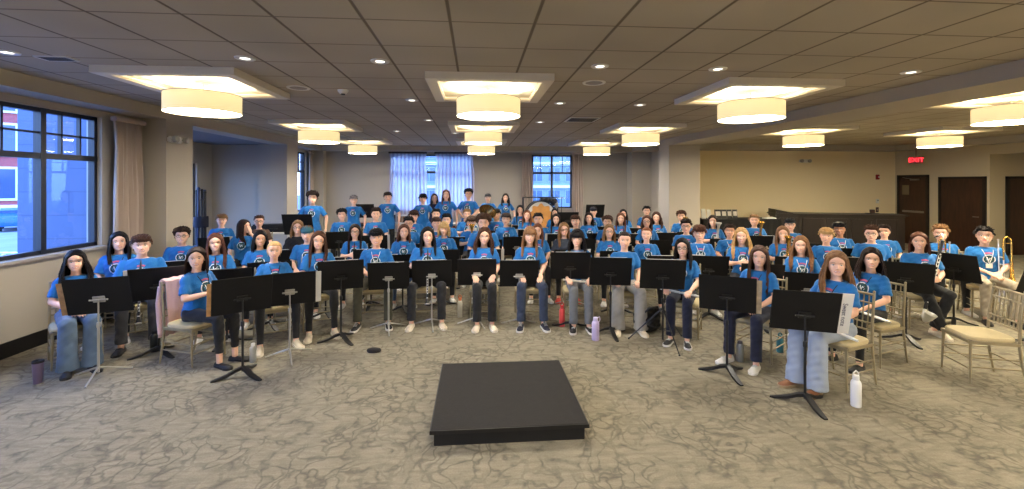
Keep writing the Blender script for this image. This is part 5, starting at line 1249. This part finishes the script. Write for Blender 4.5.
 (870.4,247.5,4.95,'dark long haired girl second from right front',dict(hair='fullmid',hc='dark',arm='flute',leg='base',pants='black',yaw=-74,near=1,lanyard='black',shoe='black',inst='flute')),
 (919.5,231.8,6.1,'girl holding a tall black bass clarinet',dict(hair='behind',hc='auburn',arm='upright',leg='cross',pants='black',pstyle='straight',shoe='cream',yaw=-20,near=1,bw=1.08,inst='bclar')),
 (941.2,225,7.1,'sandy haired boy with trombone before dark door',dict(sex='m',hair='swept',hc='sandy',arm='rest',pants='black',yaw=-30,smile=.2,inst='trom')),
 (984.5,226.4,6.55,'dark haired boy in khaki trousers with name badge',dict(sex='m',hair='short',hc='black',arm='clasp',leg='base',pants='khaki',pstyle='straight',shoe='black',lanyard='white+',yaw=-30,near=1,smile=.0)),
 (1052,228,6.3,'trombone player just beyond right frame edge',dict(sex='m',hair='short',hc='dark',arm='upright',leg='base',pants='khaki',pstyle='straight',shoe='black',yaw=-45,inst='trom2')),
]
PEOPLE = []
def inst_for(kind, M, sc, who):
    T = Matrix.Translation; R = Matrix.Rotation
    if kind == 'flute': flute(M @ T((-.0 + .10, -.395, .632)) @ R(.09, 4, 'Y') @ R(-.06, 4, 'Z'), 'silver flute held level by the ' + who)
    elif kind == 'clar': clarinet(M @ T((.01, -.36, .70)) @ R(-.38, 4, 'X'), 'black clarinet held by the ' + who)
    elif kind == 'bclar': clarinet(M @ T((-.02, -.36, .80)) @ R(-.18, 4, 'X') @ R(.30, 4, 'Y'), 'tall black and silver bass clarinet with upturned silver bell', True)
    elif kind in ('trump', 'strump'): trumpet(M @ T((0, -.335, .88)) @ R(-PI / 2 + .15, 4, 'X') @ R(PI, 4, 'Y'), ('silver' if kind == 'strump' else 'brass') + ' trumpet held upright by the ' + who, kind == 'trump')
    elif kind == 'tuba': tuba(M @ Matrix.Scale(.82, 4) @ T((.34, -.22, .95)) @ R(.30, 4, 'Y') @ R(-.3, 4, 'Z'), 'big tuba with a dark open bell in the back centre')
    elif kind == 'trom': trombone(M @ T((-.05, -.36, .80)) @ R(PI / 2, 4, 'X') @ R(PI, 4, 'Y'), 'brass trombone held upright by the ' + who)
    elif kind == 'trom2': trombone(M @ T((-.52, -.34, .86)) @ R(PI / 2 - .1, 4, 'X') @ R(.2, 4, 'Y'), 'brass trombone resting bell down at the right edge')
for idx, (px, yt, Z, who, op) in enumerate(BAND):
    op = dict(op); inst = op.pop('inst', None); la = op.pop('look_abs', None); yaw = math.radians(op.pop('yaw', 0)); op.pop('sock', 0)
    st = op.get('arm') in ('stand', 'hug', 'front')
    full = 1.298 + (HS if st else 0); lo, hi = (.92, 1.06) if not st else (.90, 1.10)
    s = (zof(yt, Z)) / full
    for _ in range(40):
        if s < lo: Z -= .03
        elif s > hi: Z += .03
        else: break
        s = zof(yt, Z) / full
    s = max(lo, min(hi, s))
    x, y = room(px, Z)
    ang = math.atan2(-x, y)     # towards the camera
    look = (math.radians(la) if la is not None else ang + random.uniform(-.08, .08)) - yaw
    o = person(who + (' in a blue T-shirt' if st and not op.get('top') else '') + ('' if st or op.get('top') else ', seated, blue T-shirt'), x, y, yaw, s, look=look, tilt=random.uniform(-.06, .06), **op)
    M = Matrix.Translation((x, y, 0)) @ Matrix.Rotation(yaw, 4, 'Z') @ Matrix.Scale(s, 4)
    PEOPLE.append((x, y, yaw, s, who, st, o, px, Z, op))
    if not st:
        c = M @ Vector((0, .03, 0)); chair(c.x, c.y, yaw, 'banquet chair under the ' + who, scale=s)
    if inst: inst_for(inst, M, s, who)
for i in range(len(PEOPLE)):
    for j in range(i):
        a, b = PEOPLE[i], PEOPLE[j]; d = math.hypot(a[0] - b[0], a[1] - b[1])
        if d < .44: print('CLOSE', round(d, 2), a[4], '|', b[4])
# ------------------------------------------------------------------ music stands.  who index, pole px, base y (floor), desk top z, kind, yaw deg
def byname(s): return next(p for p in PEOPLE if s in p[4])
FRONT = [('black haired girl by the left window', 101, 379, 1.0, 'chrome', 18, 0.),
 ('broad clarinet boy', 159, 357, .99, 'black', 28, .6), ('pink jacket', 242, 378, 1.0, 'black', 32, .5),
 ('blonde tied back', 290, 360, .95, 'chrome', 20, .1), ('beside the white page', 341, 343, .99, 'black', 16, .5),
 ('bowl haired', 389, 333, .90, 'chrome', 6, .1), ('with clarinet, front row centre', 432, 329, .90, 'chrome', 3, .1),
 ('centre of front row', 477, 327, .90, 'chrome', 0, .4), ('full bangs', 519, 329, .90, 'chrome', -2, 0.),
 ('very full black hair', 570, 331, 1.02, 'black', -6, 0.), ('tied back hair and grey', 610, 337, .99, 'black', -10, .2),
 ('with glasses and flute', 662, 346, 1.02, 'tripod', -14, .3), ('white sneakers', 727, 376, 1.0, 'black', -30, .5),
 ('pale wide trousers', 803, 405, 1.0, 'black', -22, .3),
 ('just beyond right frame', 1040, 345, .95, 'black', -10, .3)]
ST = {}
for key, px, yb, zt, kind, yw, lr in FRONT:
    p = byname(key); x, y = room(px, F * EYE / (yb - 4 - HOR))
    # the pole sits a little behind the desk face
    col = 'black music stand' + {'chrome': ' on chrome pole', 'tripod': ' on folding legs', 'black': ''}[kind]
    ST[key] = music_stand(x, y, math.radians(yw), fit(col + ' before the ', p[4]), zt, kind, lr)
# stands of the rows behind, one before most seated players
skip = ['taupe drape', 'bass clarinet', 'with trombone before', 'second from right front', 'khaki trousers', 'half hidden behind bangs', 'alcove opening', 'tuba player', 'below the girl in jacket', 'smiling boy behind', 'profile girl']
placed = [(s.location.x, s.location.y) for s in ST.values()]
used = [k[0] for k in FRONT]
SECOND = []
for x, y, yaw, s, who, st, o, px, Z, op in PEOPLE:
    if st or any(u in who for u in used) or any(u in who for u in skip): continue
    best = None
    for dd, da in ((.72, 0), (.66, .25), (.66, -.25), (.62, .5), (.62, -.5), (.8, .15), (.8, -.15)):
        a = yaw + da; sx, sy = x + math.sin(a) * dd * s, y - math.cos(a) * dd * s
        dmin = min([math.hypot(sx - q[0], sy - q[1]) for q in placed] + [9]); pm_ = min(math.hypot(sx - q[0], sy - q[1]) for q in PEOPLE if q[4] != who)
        sc = min(dmin, .6) + min(pm_, .42) * 1.5
        if best is None or sc > best[0] + .02: best = (sc, sx, sy, dmin, pm_)
    if best[3] < .34 or best[4] < .24: print('NOSTAND', who, best); continue
    placed.append((best[1], best[2]))
    kind = 'chrome' if len(placed) % 3 == 0 else 'black'
    t = music_stand(best[1], best[2], yaw * .8, fit('black music stand' + (' on chrome pole' if kind == 'chrome' else '') + ' before the ', who), .87 + random.uniform(-.03, .04), kind, random.uniform(0, 2))
    SECOND.append((t, who, Z))
for px, Z, zt, yw, lb in ((905, 5.55, .97, -38, 'black music stand left of the bass clarinet girl'), (956, 6.2, .97, -72, 'black music stand seen nearly edge on before the sandy trombone boy')):
    x, y = room(px, Z); t = music_stand(x, y, math.radians(yw), lb, zt, 'black', .4); SECOND.append((t, 'bass clarinet girl' if px == 905 else 'sandy trombone boy', Z))
# tall stands at the back
for px, yt, Z, lb in ((365, 204, 12.3, 'tall black music stand near the back wall, left of the sheer curtains'), (594.5, 204.5, 12.7, 'tall black music stand behind the capped boy'), (299, 214, 8.2, 'tall black music stand in front of the bushy haired boy'), (567, 212, 10.9, 'black music stand right of the bass drum')):
    x, y = room(px, Z); music_stand(x, y, 0, lb, min(1.45, zof(yt, Z)), 'black', .3)

# sheet music
for k, (key, t) in enumerate(ST.items()):
    w_ = byname(key)[4]
    if 'left window' in key: sheet_on(t, 'brown patterned music book at the left end of the leftmost stand', -.20, ('brown_pattern', (150, 118, 84)), .22, .36)
    elif 'pink jacket' in key: sheet_on(t, 'tan patterned music book on the stand before the girl with pink jacket', -.19, ('tan_pattern', (176, 134, 88)), .22, .36)
    elif 'broad clarinet' in key: sheet_on(t, 'cream page at the left end of the stand before the broad clarinet boy', -.19, None, .22, .39)
    elif 'blonde tied back' in key: sheet_on(t, 'cream page sticking out right of the stand before the blonde tied back girl', .21, None, .22, .39)
    elif 'pale wide' in key: sheet_on(t, 'white handwritten page sticking out right of the rightmost large stand', .25, None, .20, .40, ink=False, text=('Sweet note', .05, (.045, -.0008, .19), (PI / 2, PI / 2, 0)))
    elif 'white sneakers' in key: sheet_on(t, 'colourful folder sticking out right of the stand before the white sneakers girl', .20, ('mixed_print', (170, 150, 120)), .22, .38)
    elif 'just beyond' in key: continue
    else: sheet_on(t, 'music pages on the stand before the ' + w_, 0, None, .40, .405)
for k, (t, who, Z) in enumerate(SECOND):
    if k % 4 == 3: continue
    sheet_on(t, 'music pages on the stand before the ' + who, (.0, -.19, .19)[k % 3], None, (.42, .24, .24)[k % 3], (.405, .41, .405)[k % 3])
# ------------------------------------------------------------------ podium
t = thing('podium', 'low square black conductor podium on the carpet in front', 'podium', (.255, 3.94, 0))
obj('top', MB().box((-.59, -.61, .105), (.59, .61, .13), bev=.004), t, mat('podium_top_carpet', (33, 30, 27), .92, bump=.5, bscale=300, noise=.12, nscale=20.))
obj('skirt', MB().box((-.565, -.585, 0), (.565, .585, .105), bev=.003), t, mat('podium_black_skirt', (13, 13, 14), .55))
obj('edging', MB().box((-.594, -.614, .100), (.594, -.606, .128)).box((-.594, .606, .100), (.594, .614, .128)).box((-.594, -.614, .100), (-.586, .614, .128)).box((.586, -.614, .100), (.594, .614, .128)), t, mat('podium_edge', (20, 19, 19), .4), smooth=False)
# ------------------------------------------------------------------ bottles
def bottle(px, pyb, pyt, label, col, cap, style='plain', r=.036, metal=0., cat='bottle', trans=0.):
    Z = F * EYE / (pyb - HOR); x, y = room(px, Z); h = (pyb - pyt) * Z / F; h = max(.16, min(.30, h))
    t = thing('water_bottle' if cat == 'bottle' else 'tumbler', label, cat, (x, y, 0)); m_ = mat('bottle_' + col[0], col[1], .35, metal, trans=trans); mc = mat('cap_' + cap[0], cap[1], .45)
    if cat == 'tumbler':
        obj('body', MB().lathe([(.001, 0), (r * .78, 0), (r * .82, .005), (r * 1.05, h * .86), (r, h * .86)], 24), t, m_)
        obj('lid', MB().lathe([(r * 1.07, h * .85), (r * 1.09, h * .87), (r * 1.06, h * .94), (r * .9, h * .95), (.001, h * .95)], 24).box((-.012, -r * .9, h * .94), (.012, -.004, h * 1.0), bev=.003), t, mc)
        return t
    obj('body', MB().lathe([(.001, 0), (r * .92, 0), (r, .006), (r, h * .68), (r * .92, h * .74), (r * .6, h * .80), (r * .52, h * .82), (.001, h * .82)], 24), t, m_)
    c = MB().lathe([(r * .60, h * .80), (r * .62, h * .81), (r * .62, h * .92), (r * .5, h * .94), (.001, h * .94)], 20)
    if style == 'loop': c.tube([(-r * .55, 0, h * .90), (-r * .6, 0, h * 1.0), (0, 0, h * 1.07), (r * .6, 0, h * 1.0), (r * .55, 0, h * .90)], .006, 8)
    if style == 'side': c.tube([(r * .5, 0, h * .9), (r * 1.1, 0, h * .96), (r * 1.25, 0, h * .84), (r * .95, 0, h * .74)], .006, 8)
    obj('cap', c, t, mc); return t
bottle(38, 383, 359, 'purple grey tumbler with black lid on the carpet at far left', ('dusty_purple', (96, 84, 112)), ('black', (20, 20, 22)), r=.042, cat='tumbler')
g = bottle(155, 351, 329, 'dark bottle with a round green and white emblem, left rows', ('near_black', (26, 30, 30)), ('black', (20, 20, 22)), r=.05)
obj('emblem', MB().lathe([(.001, -.052), (.028, -.050), (.028, -.047), (.001, -.047)], 20, 0, (0, 0, .0), 'y').xf(Matrix.Translation((0, 0, .11)) @ Matrix.Rotation(PI, 4, 'Z')), g, mat('emblem_green', (60, 130, 100), .5))
bottle(253, 362, 342, 'clear plastic water bottle under the blonde tied back girl', ('clear_plastic', (214, 214, 210)), ('white', (230, 230, 228)), r=.033, trans=.7)
bottle(460, 317, 296, 'white bottle with orange neck between two front chairs', ('warm_white', (222, 216, 202)), ('orange', (206, 110, 66)), 'loop', r=.034)
bottle(562, 326, 303, 'coral red bottle beside the girl with full black hair', ('coral_red', (232, 84, 84)), ('coral_red', (206, 56, 62)), 'loop', r=.038)
bottle(595.5, 340, 315, 'lavender jug bottle with carry loop near the front row', ('lavender', (190, 176, 214)), ('lavender', (200, 190, 220)), 'side', r=.046)
bottle(740, 361, 339, 'brushed steel bottle under the girl in white sneakers', ('steel', (176, 178, 176)), ('grey', (120, 122, 122)), 'plain', r=.038, metal=.7)
bottle(780, 352, 334, 'teal bottle behind a banquet chair on the right', ('teal', (70, 140, 150)), ('teal_cap', (60, 120, 130)), 'loop', r=.036)
bottle(856, 406, 373, 'white bottle with loop lid beside the rightmost front chair', ('pure_white', (232, 230, 226)), ('pure_white', (226, 224, 220)), 'loop', r=.040)
bottle(471, 330, 320, 'small black cup on the carpet in the front row', ('soot', (22, 22, 24)), ('black', (20, 20, 22)), r=.03) if False else None
# pink jacket over the chair back of the girl in front left
P4 = byname('pink jacket')
Mj = Matrix.Translation((P4[0], P4[1], 0)) @ Matrix.Rotation(P4[2], 4, 'Z') @ Matrix.Translation((0, .03, 0)); Mj = Mj @ Matrix.Scale(P4[3], 4, (0, 0, 1))
rows = []; nn = 22
for i, (yy, zz) in enumerate([(.195, .42), (.205, .60), (.222, .80), (.228, .905), (.250, .925), (.272, .905), (.282, .80), (.284, .62), (.292, .46), (.300, .26)]):
    rows.append([(-.15 + .30 * j / nn, yy + (-.012 if i < 4 else .014) + .012 * math.sin(j * 1.3 + i * .25) * (1 if i > 4 else .25), zz + .004 * math.sin(j * .9)) for j in range(nn + 1)])
jk = thing('pink_jacket', 'pale pink hooded jacket hung over the chair back at front left', 'jacket'); jk.matrix_world = Mj @ Matrix.Translation((.0, .012, 0))
M_pink = mat('pink_fleece', (226, 186, 180), .95, bump=.3, bscale=120, sheen=.3)
b_ = obj('body', MB().loft(rows, cap=False, closed=False), jk, M_pink); so = b_.modifiers.new('thick', 'SOLIDIFY'); so.thickness = .012; so.offset = 1
for s in (-1, 1): obj('sleeve', MB().tube([(s * .12, .31, .84), (s * .13, .325, .66), (s * .125, .325, .46), (s * .12, .32, .30)], [.036, .038, .034, .028], 12), jk, M_pink)
obj('hood', MB().loft([[(.14 * math.cos(a) * k, .315 + .035 * math.sin(a) * k, .87 - .10 * h) for a in np.linspace(0, 2 * PI, 20, endpoint=False)] for k, h in ((.5, -.3), (.9, -.1), (1, .3), (.85, .8), (.4, 1.2))]), jk, M_pink)
# black bag
x, y = floor_at(647, 331); t = thing('duffel_bag', 'slumped black bag on the carpet right of the grey sweatpants girl', 'bag', (x, y, 0), .3); t.scale = (1.25,) * 3
rg = random.Random(3)
bb_ = remesh(MB().ball((0, 0, .10), .13, 18, 0, (1.25, .8, .85)).ball((.08, .02, .15), .09, 14).ball((-.07, 0, .17), .08, 14), .012, 3); bb_.v = [(a, b, max(.0, c)) for a, b, c in fold(bb_.v, .008)]
obj('body', bb_, t, mat('black_nylon', (20, 20, 22), .7, bump=.4, bscale=40)); obj('strap', MB().tube([(-.12, -.05, .18), (-.05, -.10, .27), (.06, -.09, .27), (.12, -.04, .20)], .010, 8), t, mat('black_webbing', (30, 30, 32), .8))
x, y = floor_at(374, 352); t = obj('dark_pouch', MB().loft([[(a * math.cos(q), a * .5 * math.sin(q), z) for q in np.linspace(0, 2 * PI, 18, endpoint=False)] for z, a in ((0, .07), (.02, .085), (.04, .07), (.05, .03))]), None, mat('dark_cloth', (32, 28, 28), .9), loc=(x, y, 0)); tag(t, 'small dark cloth pouch on the carpet beside the bowl haired boy', 'pouch')
# empty chair at far right and one more
x, y = floor_at(979, 377); chair(x, y, math.radians(-108), 'empty banquet chair standing alone at the front right', 'banquet chairs')
# ------------------------------------------------------------------ right hall furniture
a0 = np.array(room(776, 13.0)); a1 = np.array(room(905, 12.3)); d_ = a1 - a0; Lb = float(np.linalg.norm(d_)); rz = math.atan2(d_[1], d_[0])
t = thing('bar_counter', 'long dark mahogany bar counter along the right hall wall', 'bar counter', (a0[0], a0[1], 0), rz)
obj('carcass', MB().box((0, 0, .08), (Lb, .55, 1.01)), t, M_dwood, smooth=False)
obj('counter_top', MB().box((-.06, -.10, 1.01), (Lb + .06, .62, 1.05), bev=.01), t, M_dwood)
obj('plinth', MB().box((.03, .04, 0), (Lb - .03, .5, .08)), t, M_black, smooth=False)
for k in range(5):
    xa = .08 + k * (Lb - .16) / 5; f = MB(); xb = xa + (Lb - .16) / 5 - .06
    f.box((xa, -.02, .16), (xb, 0, .22)).box((xa, -.02, .86), (xb, 0, .92)).box((xa, -.02, .22), (xa + .06, 0, .86)).box((xb - .06, -.02, .22), (xb, 0, .86))
    obj('panel_frame', f, t, M_dwood, smooth=False)
obj('raised_end', MB().loft([[(-.02, y_, z_) for y_, z_ in ((-.08, .95), (.60, .95), (.60, 1.16), (-.08, 1.16))], [(.0, y_, z_) for y_, z_ in ((-.08, .95), (.60, .95), (.60, 1.16), (-.08, 1.16))], [(.42, y_, z_) for y_, z_ in ((-.08, .95), (.60, .95), (.60, 1.07), (-.08, 1.07))]]), t, M_dwood, smooth=False)
x, y = room(877, 12.6); t = thing('card_reader', 'small dark device on the bar counter top', 'device', (x, y + .15, 1.05), rz)
obj('base', MB().box((-.14, -.09, 0), (.14, .09, .02), bev=.006), t, M_dark); obj('body', MB().box((-.05, -.04, .02), (.05, .05, .12), bev=.008), t, mat('bronze_plate', (60, 34, 26), .4))
x, y = room(735, 13.0); t = thing('draped_table', 'long table under a black cloth along the right hall wall', 'table', (x, y, 0), .02)
M_bcloth = mat('black_cloth', (18, 17, 18), .9)
obj('table_top', MB().box((-1.15, -.36, .86), (1.15, .36, .90), bev=.005), t, M_bcloth)
r1 = []
for z in (.01, .3, .6, .865):
    ring = []
    for q in range(160):
        u = q / 160 * 4; sidx = int(u); f = u - sidx; cs = [(-1.16, -.37), (1.16, -.37), (1.16, .37), (-1.16, .37)]; A_, B_ = cs[sidx], cs[(sidx + 1) % 4]
        px_, py_ = A_[0] + (B_[0] - A_[0]) * f, A_[1] + (B_[1] - A_[1]) * f; k = 1 + (.03 * math.sin(q * 1.9)) * (.9 - z); ring.append((px_ * k, py_ * (1 + .08 * math.sin(q * 1.9) * (.9 - z)), z))
    r1.append(ring)
obj('cloth', MB().loft(r1), t, M_bcloth)
for k, (pxx, ww, hh) in enumerate(((704, .13, .28), (709.5, .11, .26), (718.5, .20, .26), (724.5, .16, .26), (730, .15, .26), (735.5, .15, .26))):
    x, y = room(pxx, 12.95); o = thing('picture_frame', ('plain white card standing on the black cloth table, position ' if k < 2 else 'small black framed picture on the black cloth table, position ') + ('one', 'two', 'three', 'four', 'five', 'six')[k] + ' from left', 'picture frame', (x, y, .90), 0, 'cards and frames on the black table')
    obj('frame', MB().box((-ww / 2, 0, 0), (ww / 2, .02, hh), bev=.003).xf(Matrix.Rotation(-.18, 4, 'X')), o, M_white if k < 2 else mat('frame_black', (24, 20, 20), .4))
    obj('photo', MB().box((-ww * .36, -.003, hh * .30), (ww * .36, 0, hh * .78)).xf(Matrix.Rotation(-.18, 4, 'X')), o, mat('photo_pale', (196, 188, 176), .5) if k >= 2 else M_paper, smooth=False)
    obj('stand_foot', MB().box((-.02, .01, 0), (.02, .07, .01)), o, M_dark, smooth=False)
x, y = room(771, 12.95); o = obj('folded_napkin', MB().loft([[(-.16, -.08, 0), (.16, -.08, 0), (.16, .1, 0), (-.16, .1, 0)], [(-.15, -.07, .03), (.16, -.07, .02), (.15, .09, .05), (-.15, .1, .03)]]), None, M_white, loc=(x - .05, y, .90)); tag(o, 'crumpled white napkin at the right end of the black table', 'napkin')
# ------------------------------------------------------------------ percussion and odds at the back
def table(px, Z, w_, label, h=.78, d=.5, cloth=M_white, rz=0.):
    x, y = room(px, Z); t = thing('folding_table', label, 'table', (x, y, 0), rz)
    obj('table_top', MB().box((-w_ / 2, -d / 2, h - .03), (w_ / 2, d / 2, h), bev=.006), t, cloth)
    for sx in (-1, 1):
        for sy in (-1, 1): obj('leg', MB().tube([(sx * (w_ / 2 - .06), sy * (d / 2 - .06), h - .03), (sx * (w_ / 2 - .06), sy * (d / 2 - .06), 0)], .012, 8), t, mat('grey_metal', (140, 138, 132), .35, .8))
    return t, x, y
t, x, y = table(277, 9.9, 1.1, 'white folding table at the back left, carrying a black case', .86)
o = thing('instrument_case', 'long black instrument case on the white back left table', 'case', (x, y, .86)); obj('shell', MB().box((-.48, -.16, 0), (.48, .16, .17), bev=.03), o, mat('case_black', (20, 20, 22), .5)); obj('handle', MB().tube([(-.08, -.165, .08), (-.07, -.19, .08), (.07, -.19, .08), (.08, -.165, .08)], .008, 8), o, M_dark)
for s in (-.3, .3): obj('latch', MB().box((s - .02, -.172, .07), (s + .02, -.16, .11), bev=.003), o, M_silver)
t, x, y = table(402, 12.0, 1.0, 'white table with drums in front of the left sheer curtain', .86)
def drum(loc, r, h, label, shell, head, group=None, rot=(0, 0, 0)):
    o = thing('drum', label, 'drum', loc, 0, group); o.rotation_euler = rot
    obj('shell', MB().lathe([(r, 0), (r, h)], 28, cap=False).lathe([(r - .01, h), (r - .01, 0)], 28, cap=False), o, shell)
    obj('drum_head', MB().lathe([(.001, h), (r * .98, h), (r * .98, h - .003), (.001, h - .003)], 28), o, head)
    hp = MB()
    for z in (.0, h): hp.lathe([(r, z - .012), (r + .012, z - .012), (r + .012, z + .012), (r, z + .012), (r, z - .012)], 28, cap=False)
    obj('hoop', hp, o, M_silver); lg = MB()
    for k in range(8):
        a = k * PI / 4; lg.tube([((r + .012) * math.cos(a), (r + .012) * math.sin(a), .0), ((r + .012) * math.cos(a), (r + .012) * math.sin(a), h)], .005, 6)
    obj('tension_rods', lg, o, M_silver); return o
dh = mat('drum_skin_white', (220, 216, 206), .6); ds_ = mat('drum_shell_wood', (150, 112, 80), .4); dk = mat('drum_shell_black', (26, 26, 28), .3)
drum((x - .30, y, .875), .13, .22, 'small black drum on the white table, left one', dk, dh, 'drums on the white table')
drum((x + .02, y + .05, .875), .15, .18, 'wood shelled drum on the white table, middle one', ds_, dh, 'drums on the white table')
drum((x + .34, y, .875), .12, .16, 'pale wooden drum on the white table, right one', ds_, dh, 'drums on the white table')
# bass drum in a black frame
x, y = room(540, 13.2); t = thing('bass_drum', 'large bass drum with amber head and white wavy rim in a black frame', 'bass drum', (x, y, 0))
obj('shell', MB().lathe([(.42, -.2), (.42, .2)], 40, cap=False).lathe([(.405, .2), (.405, -.2)], 40, cap=False).xf(Matrix.Translation((0, 0, .97)) @ Matrix.Rotation(PI / 2, 4, 'X')), t, dk)
obj('head', MB().lathe([(.001, .198), (.41, .198), (.41, .202), (.001, .202)], 40).xf(Matrix.Translation((0, 0, .97)) @ Matrix.Rotation(PI / 2, 4, 'X')), t, mat('amber_drum_head', (226, 160, 84), .6, noise=.12, nscale=6.))
wv = MB(); outer = [(.415 * math.cos(a), -.206, .97 + .415 * math.sin(a)) for a in np.linspace(-.4, PI + .4, 60)]; inner = [((.33 + .035 * math.sin(a * 9)) * math.cos(a), -.206, .97 + (.33 + .035 * math.sin(a * 9)) * math.sin(a)) for a in np.linspace(-.4, PI + .4, 60)]
wv.loft([[(a, b - .004, c) for a, b, c in outer], [(a, b - .004, c) for a, b, c in inner], inner, outer], cap=False, closed=False)
obj('wavy_border', wv, t, M_white)
hp = MB()
for yy in (-.2, .2): hp.lathe([(.41, yy - .02), (.435, yy - .02), (.435, yy + .02), (.41, yy + .02), (.41, yy - .02)], 40, cap=False)
obj('hoop', hp.xf(Matrix.Translation((0, 0, .97)) @ Matrix.Rotation(PI / 2, 4, 'X')), t, dk)
fr = MB()
for yy in (-.15, .15): fr.tube([(-.5, yy, 0), (-.5, yy, 1.50), (.52, yy, 1.50)], .016, 8).tube([(.5, yy, 0), (.5, yy, 1.2)], .016, 8)
fr.tube([(-.5, -.15, 1.5), (-.5, .15, 1.5)], .016, 8).tube([(.52, -.15, 1.5), (.52, .15, 1.5)], .016, 8).tube([(-.5, -.15, .2), (-.5, .15, .2)], .016, 8).tube([(.5, -.15, .2), (.5, .15, .2)], .016, 8).tube([(-.5, 0, .35), (.5, 0, .35)], .016, 8).tube([(-.5, .15, .35), (-.5, -.15, .35)], .016, 8).tube([(.5, .15, .35), (.5, -.15, .35)], .016, 8)
obj('stand_frame', fr, t, M_bpole)
o = thing('drum_cover', 'crumpled black and grey cover lying over the bass drum', 'cover', (x + .25, y, 1.36))
cv = remesh(MB().ball((0, 0, .05), .12, 14, 0, (2.2, 1.3, .7)).ball((.16, -.02, .0), .09, 12, 0, (1.2, 1.4, 1.3)).ball((-.15, 0, .1), .07, 12, 0, (1.6, 1, .6)), .014, 2); cv.v = fold(cv.v, .012)
obj('fabric', cv, o, mat('cover_black', (34, 34, 38), .85)); obj('lining', MB().ball((.22, -.1, -.09), .06, 12, 0, (1, .8, 1.7)), o, mat('cover_grey', (150, 146, 138), .9))
# thin cymbal-like stand right of the bass drum
x, y = room(561.5, 12.6); t = thing('cymbal', 'thin cymbal on a tall stand before the narrow back window', 'cymbal', (x, y, 0))
obj('pole', MB().tube([(0, 0, .3), (0, 0, 1.52)], .009, 8), t, M_bpole)
obj('disc', MB().lathe([(.001, 1.53), (.03, 1.528), (.05, 1.512), (.22, 1.50), (.22, 1.498), (.05, 1.508), (.001, 1.52)], 32), t, M_brass)
for k in range(3): obj('leg', MB().tube([(0, 0, .5), (.28 * math.cos(k * 2.1), .28 * math.sin(k * 2.1), .01)], .008, 8), t, M_bpole)
# marimba, timpani
x, y = room(366, 11.9); t = thing('marimba', 'marimba with wooden bars behind the seated curly haired boy', 'marimba', (x, y, 0))
br_ = MB()
for k in range(22): L_ = .42 - k * .010; br_.box((-.62 + k * .057, -L_ / 2 - .06, .87), (-.62 + k * .057 + .045, L_ / 2 - .06, .89), bev=.003)
obj('bars', br_, t, mat('rosewood_bars', (120, 66, 46), .35)); rs = MB()
for k in range(22): rs.tube([(-.60 + k * .057, -.06, .84), (-.60 + k * .057, -.06, .80 - .40 * (1 - k / 22) - .05)], .020, 10)
obj('resonators', rs, t, M_brass); fr = MB().box((-.68, -.30, .80), (.70, -.27, .86), bev=.005).box((-.68, .20, .80), (.70, .23, .86), bev=.005).box((-.70, -.30, 0), (-.65, .23, .90), bev=.01).box((.66, -.30, 0), (.71, .23, .90), bev=.01)
obj('frame', fr, t, dk)
for k, (px, Z, r) in enumerate(((452, 12.3, .33), (497, 12.4, .36))):
    x, y = room(px, Z); t = thing('timpani', ('copper kettle timpani left of the tuba player' if k == 0 else 'copper kettle timpani at the back right of the tuba'), 'timpani', (x, y, 0), 0, 'timpani at the back')
    obj('kettle', MB().lathe([(.03, .22), (r * .5, .27), (r * .85, .42), (r * .98, .62), (r, .80)], 30), t, mat('hammered_copper', (170, 96, 60), .3, .9)); obj('drum_head', MB().lathe([(.001, .815), (r, .815), (r, .80), (.001, .80)], 30), t, dh)
    obj('hoop', MB().lathe([(r, .79), (r + .02, .79), (r + .02, .83), (r, .83), (r, .79)], 30, cap=False), t, M_silver)
    for q in range(3): a = q * 2.1 + .4; obj('leg', MB().tube([(r * math.cos(a), r * math.sin(a), .78), (r * .9 * math.cos(a), r * .9 * math.sin(a), .01)], .014, 8), t, M_silver)
t, x, y = table(562, 13.6, .9, 'white cloth table under the narrow back window', .84)
# bundle in the alcove
x, y = -6.05, 10.45
t = thing('stand_bundle', 'tall dark bundle of folded stands strapped together in the alcove', 'stand bundle', (x, y, 0))
rg = random.Random(5)
for k in range(7):
    a = k * 2 * PI / 7; h = rg.uniform(1.55, 1.82)
    obj('pole', MB().tube([(.09 * math.cos(a), .09 * math.sin(a), 0), (.075 * math.cos(a + .1), .075 * math.sin(a + .1), h)], .026, 10).ball((.075 * math.cos(a + .1), .075 * math.sin(a + .1), h), .034, 10), t, mat('dark_blue_tube', (48, 56, 84), .35, .3) if k % 2 else M_bpole)
obj('strap', MB().lathe([(.135, .95), (.14, .96), (.14, 1.18), (.135, 1.19)], 22, cap=False), t, mat('navy_strap', (20, 24, 44), .8))
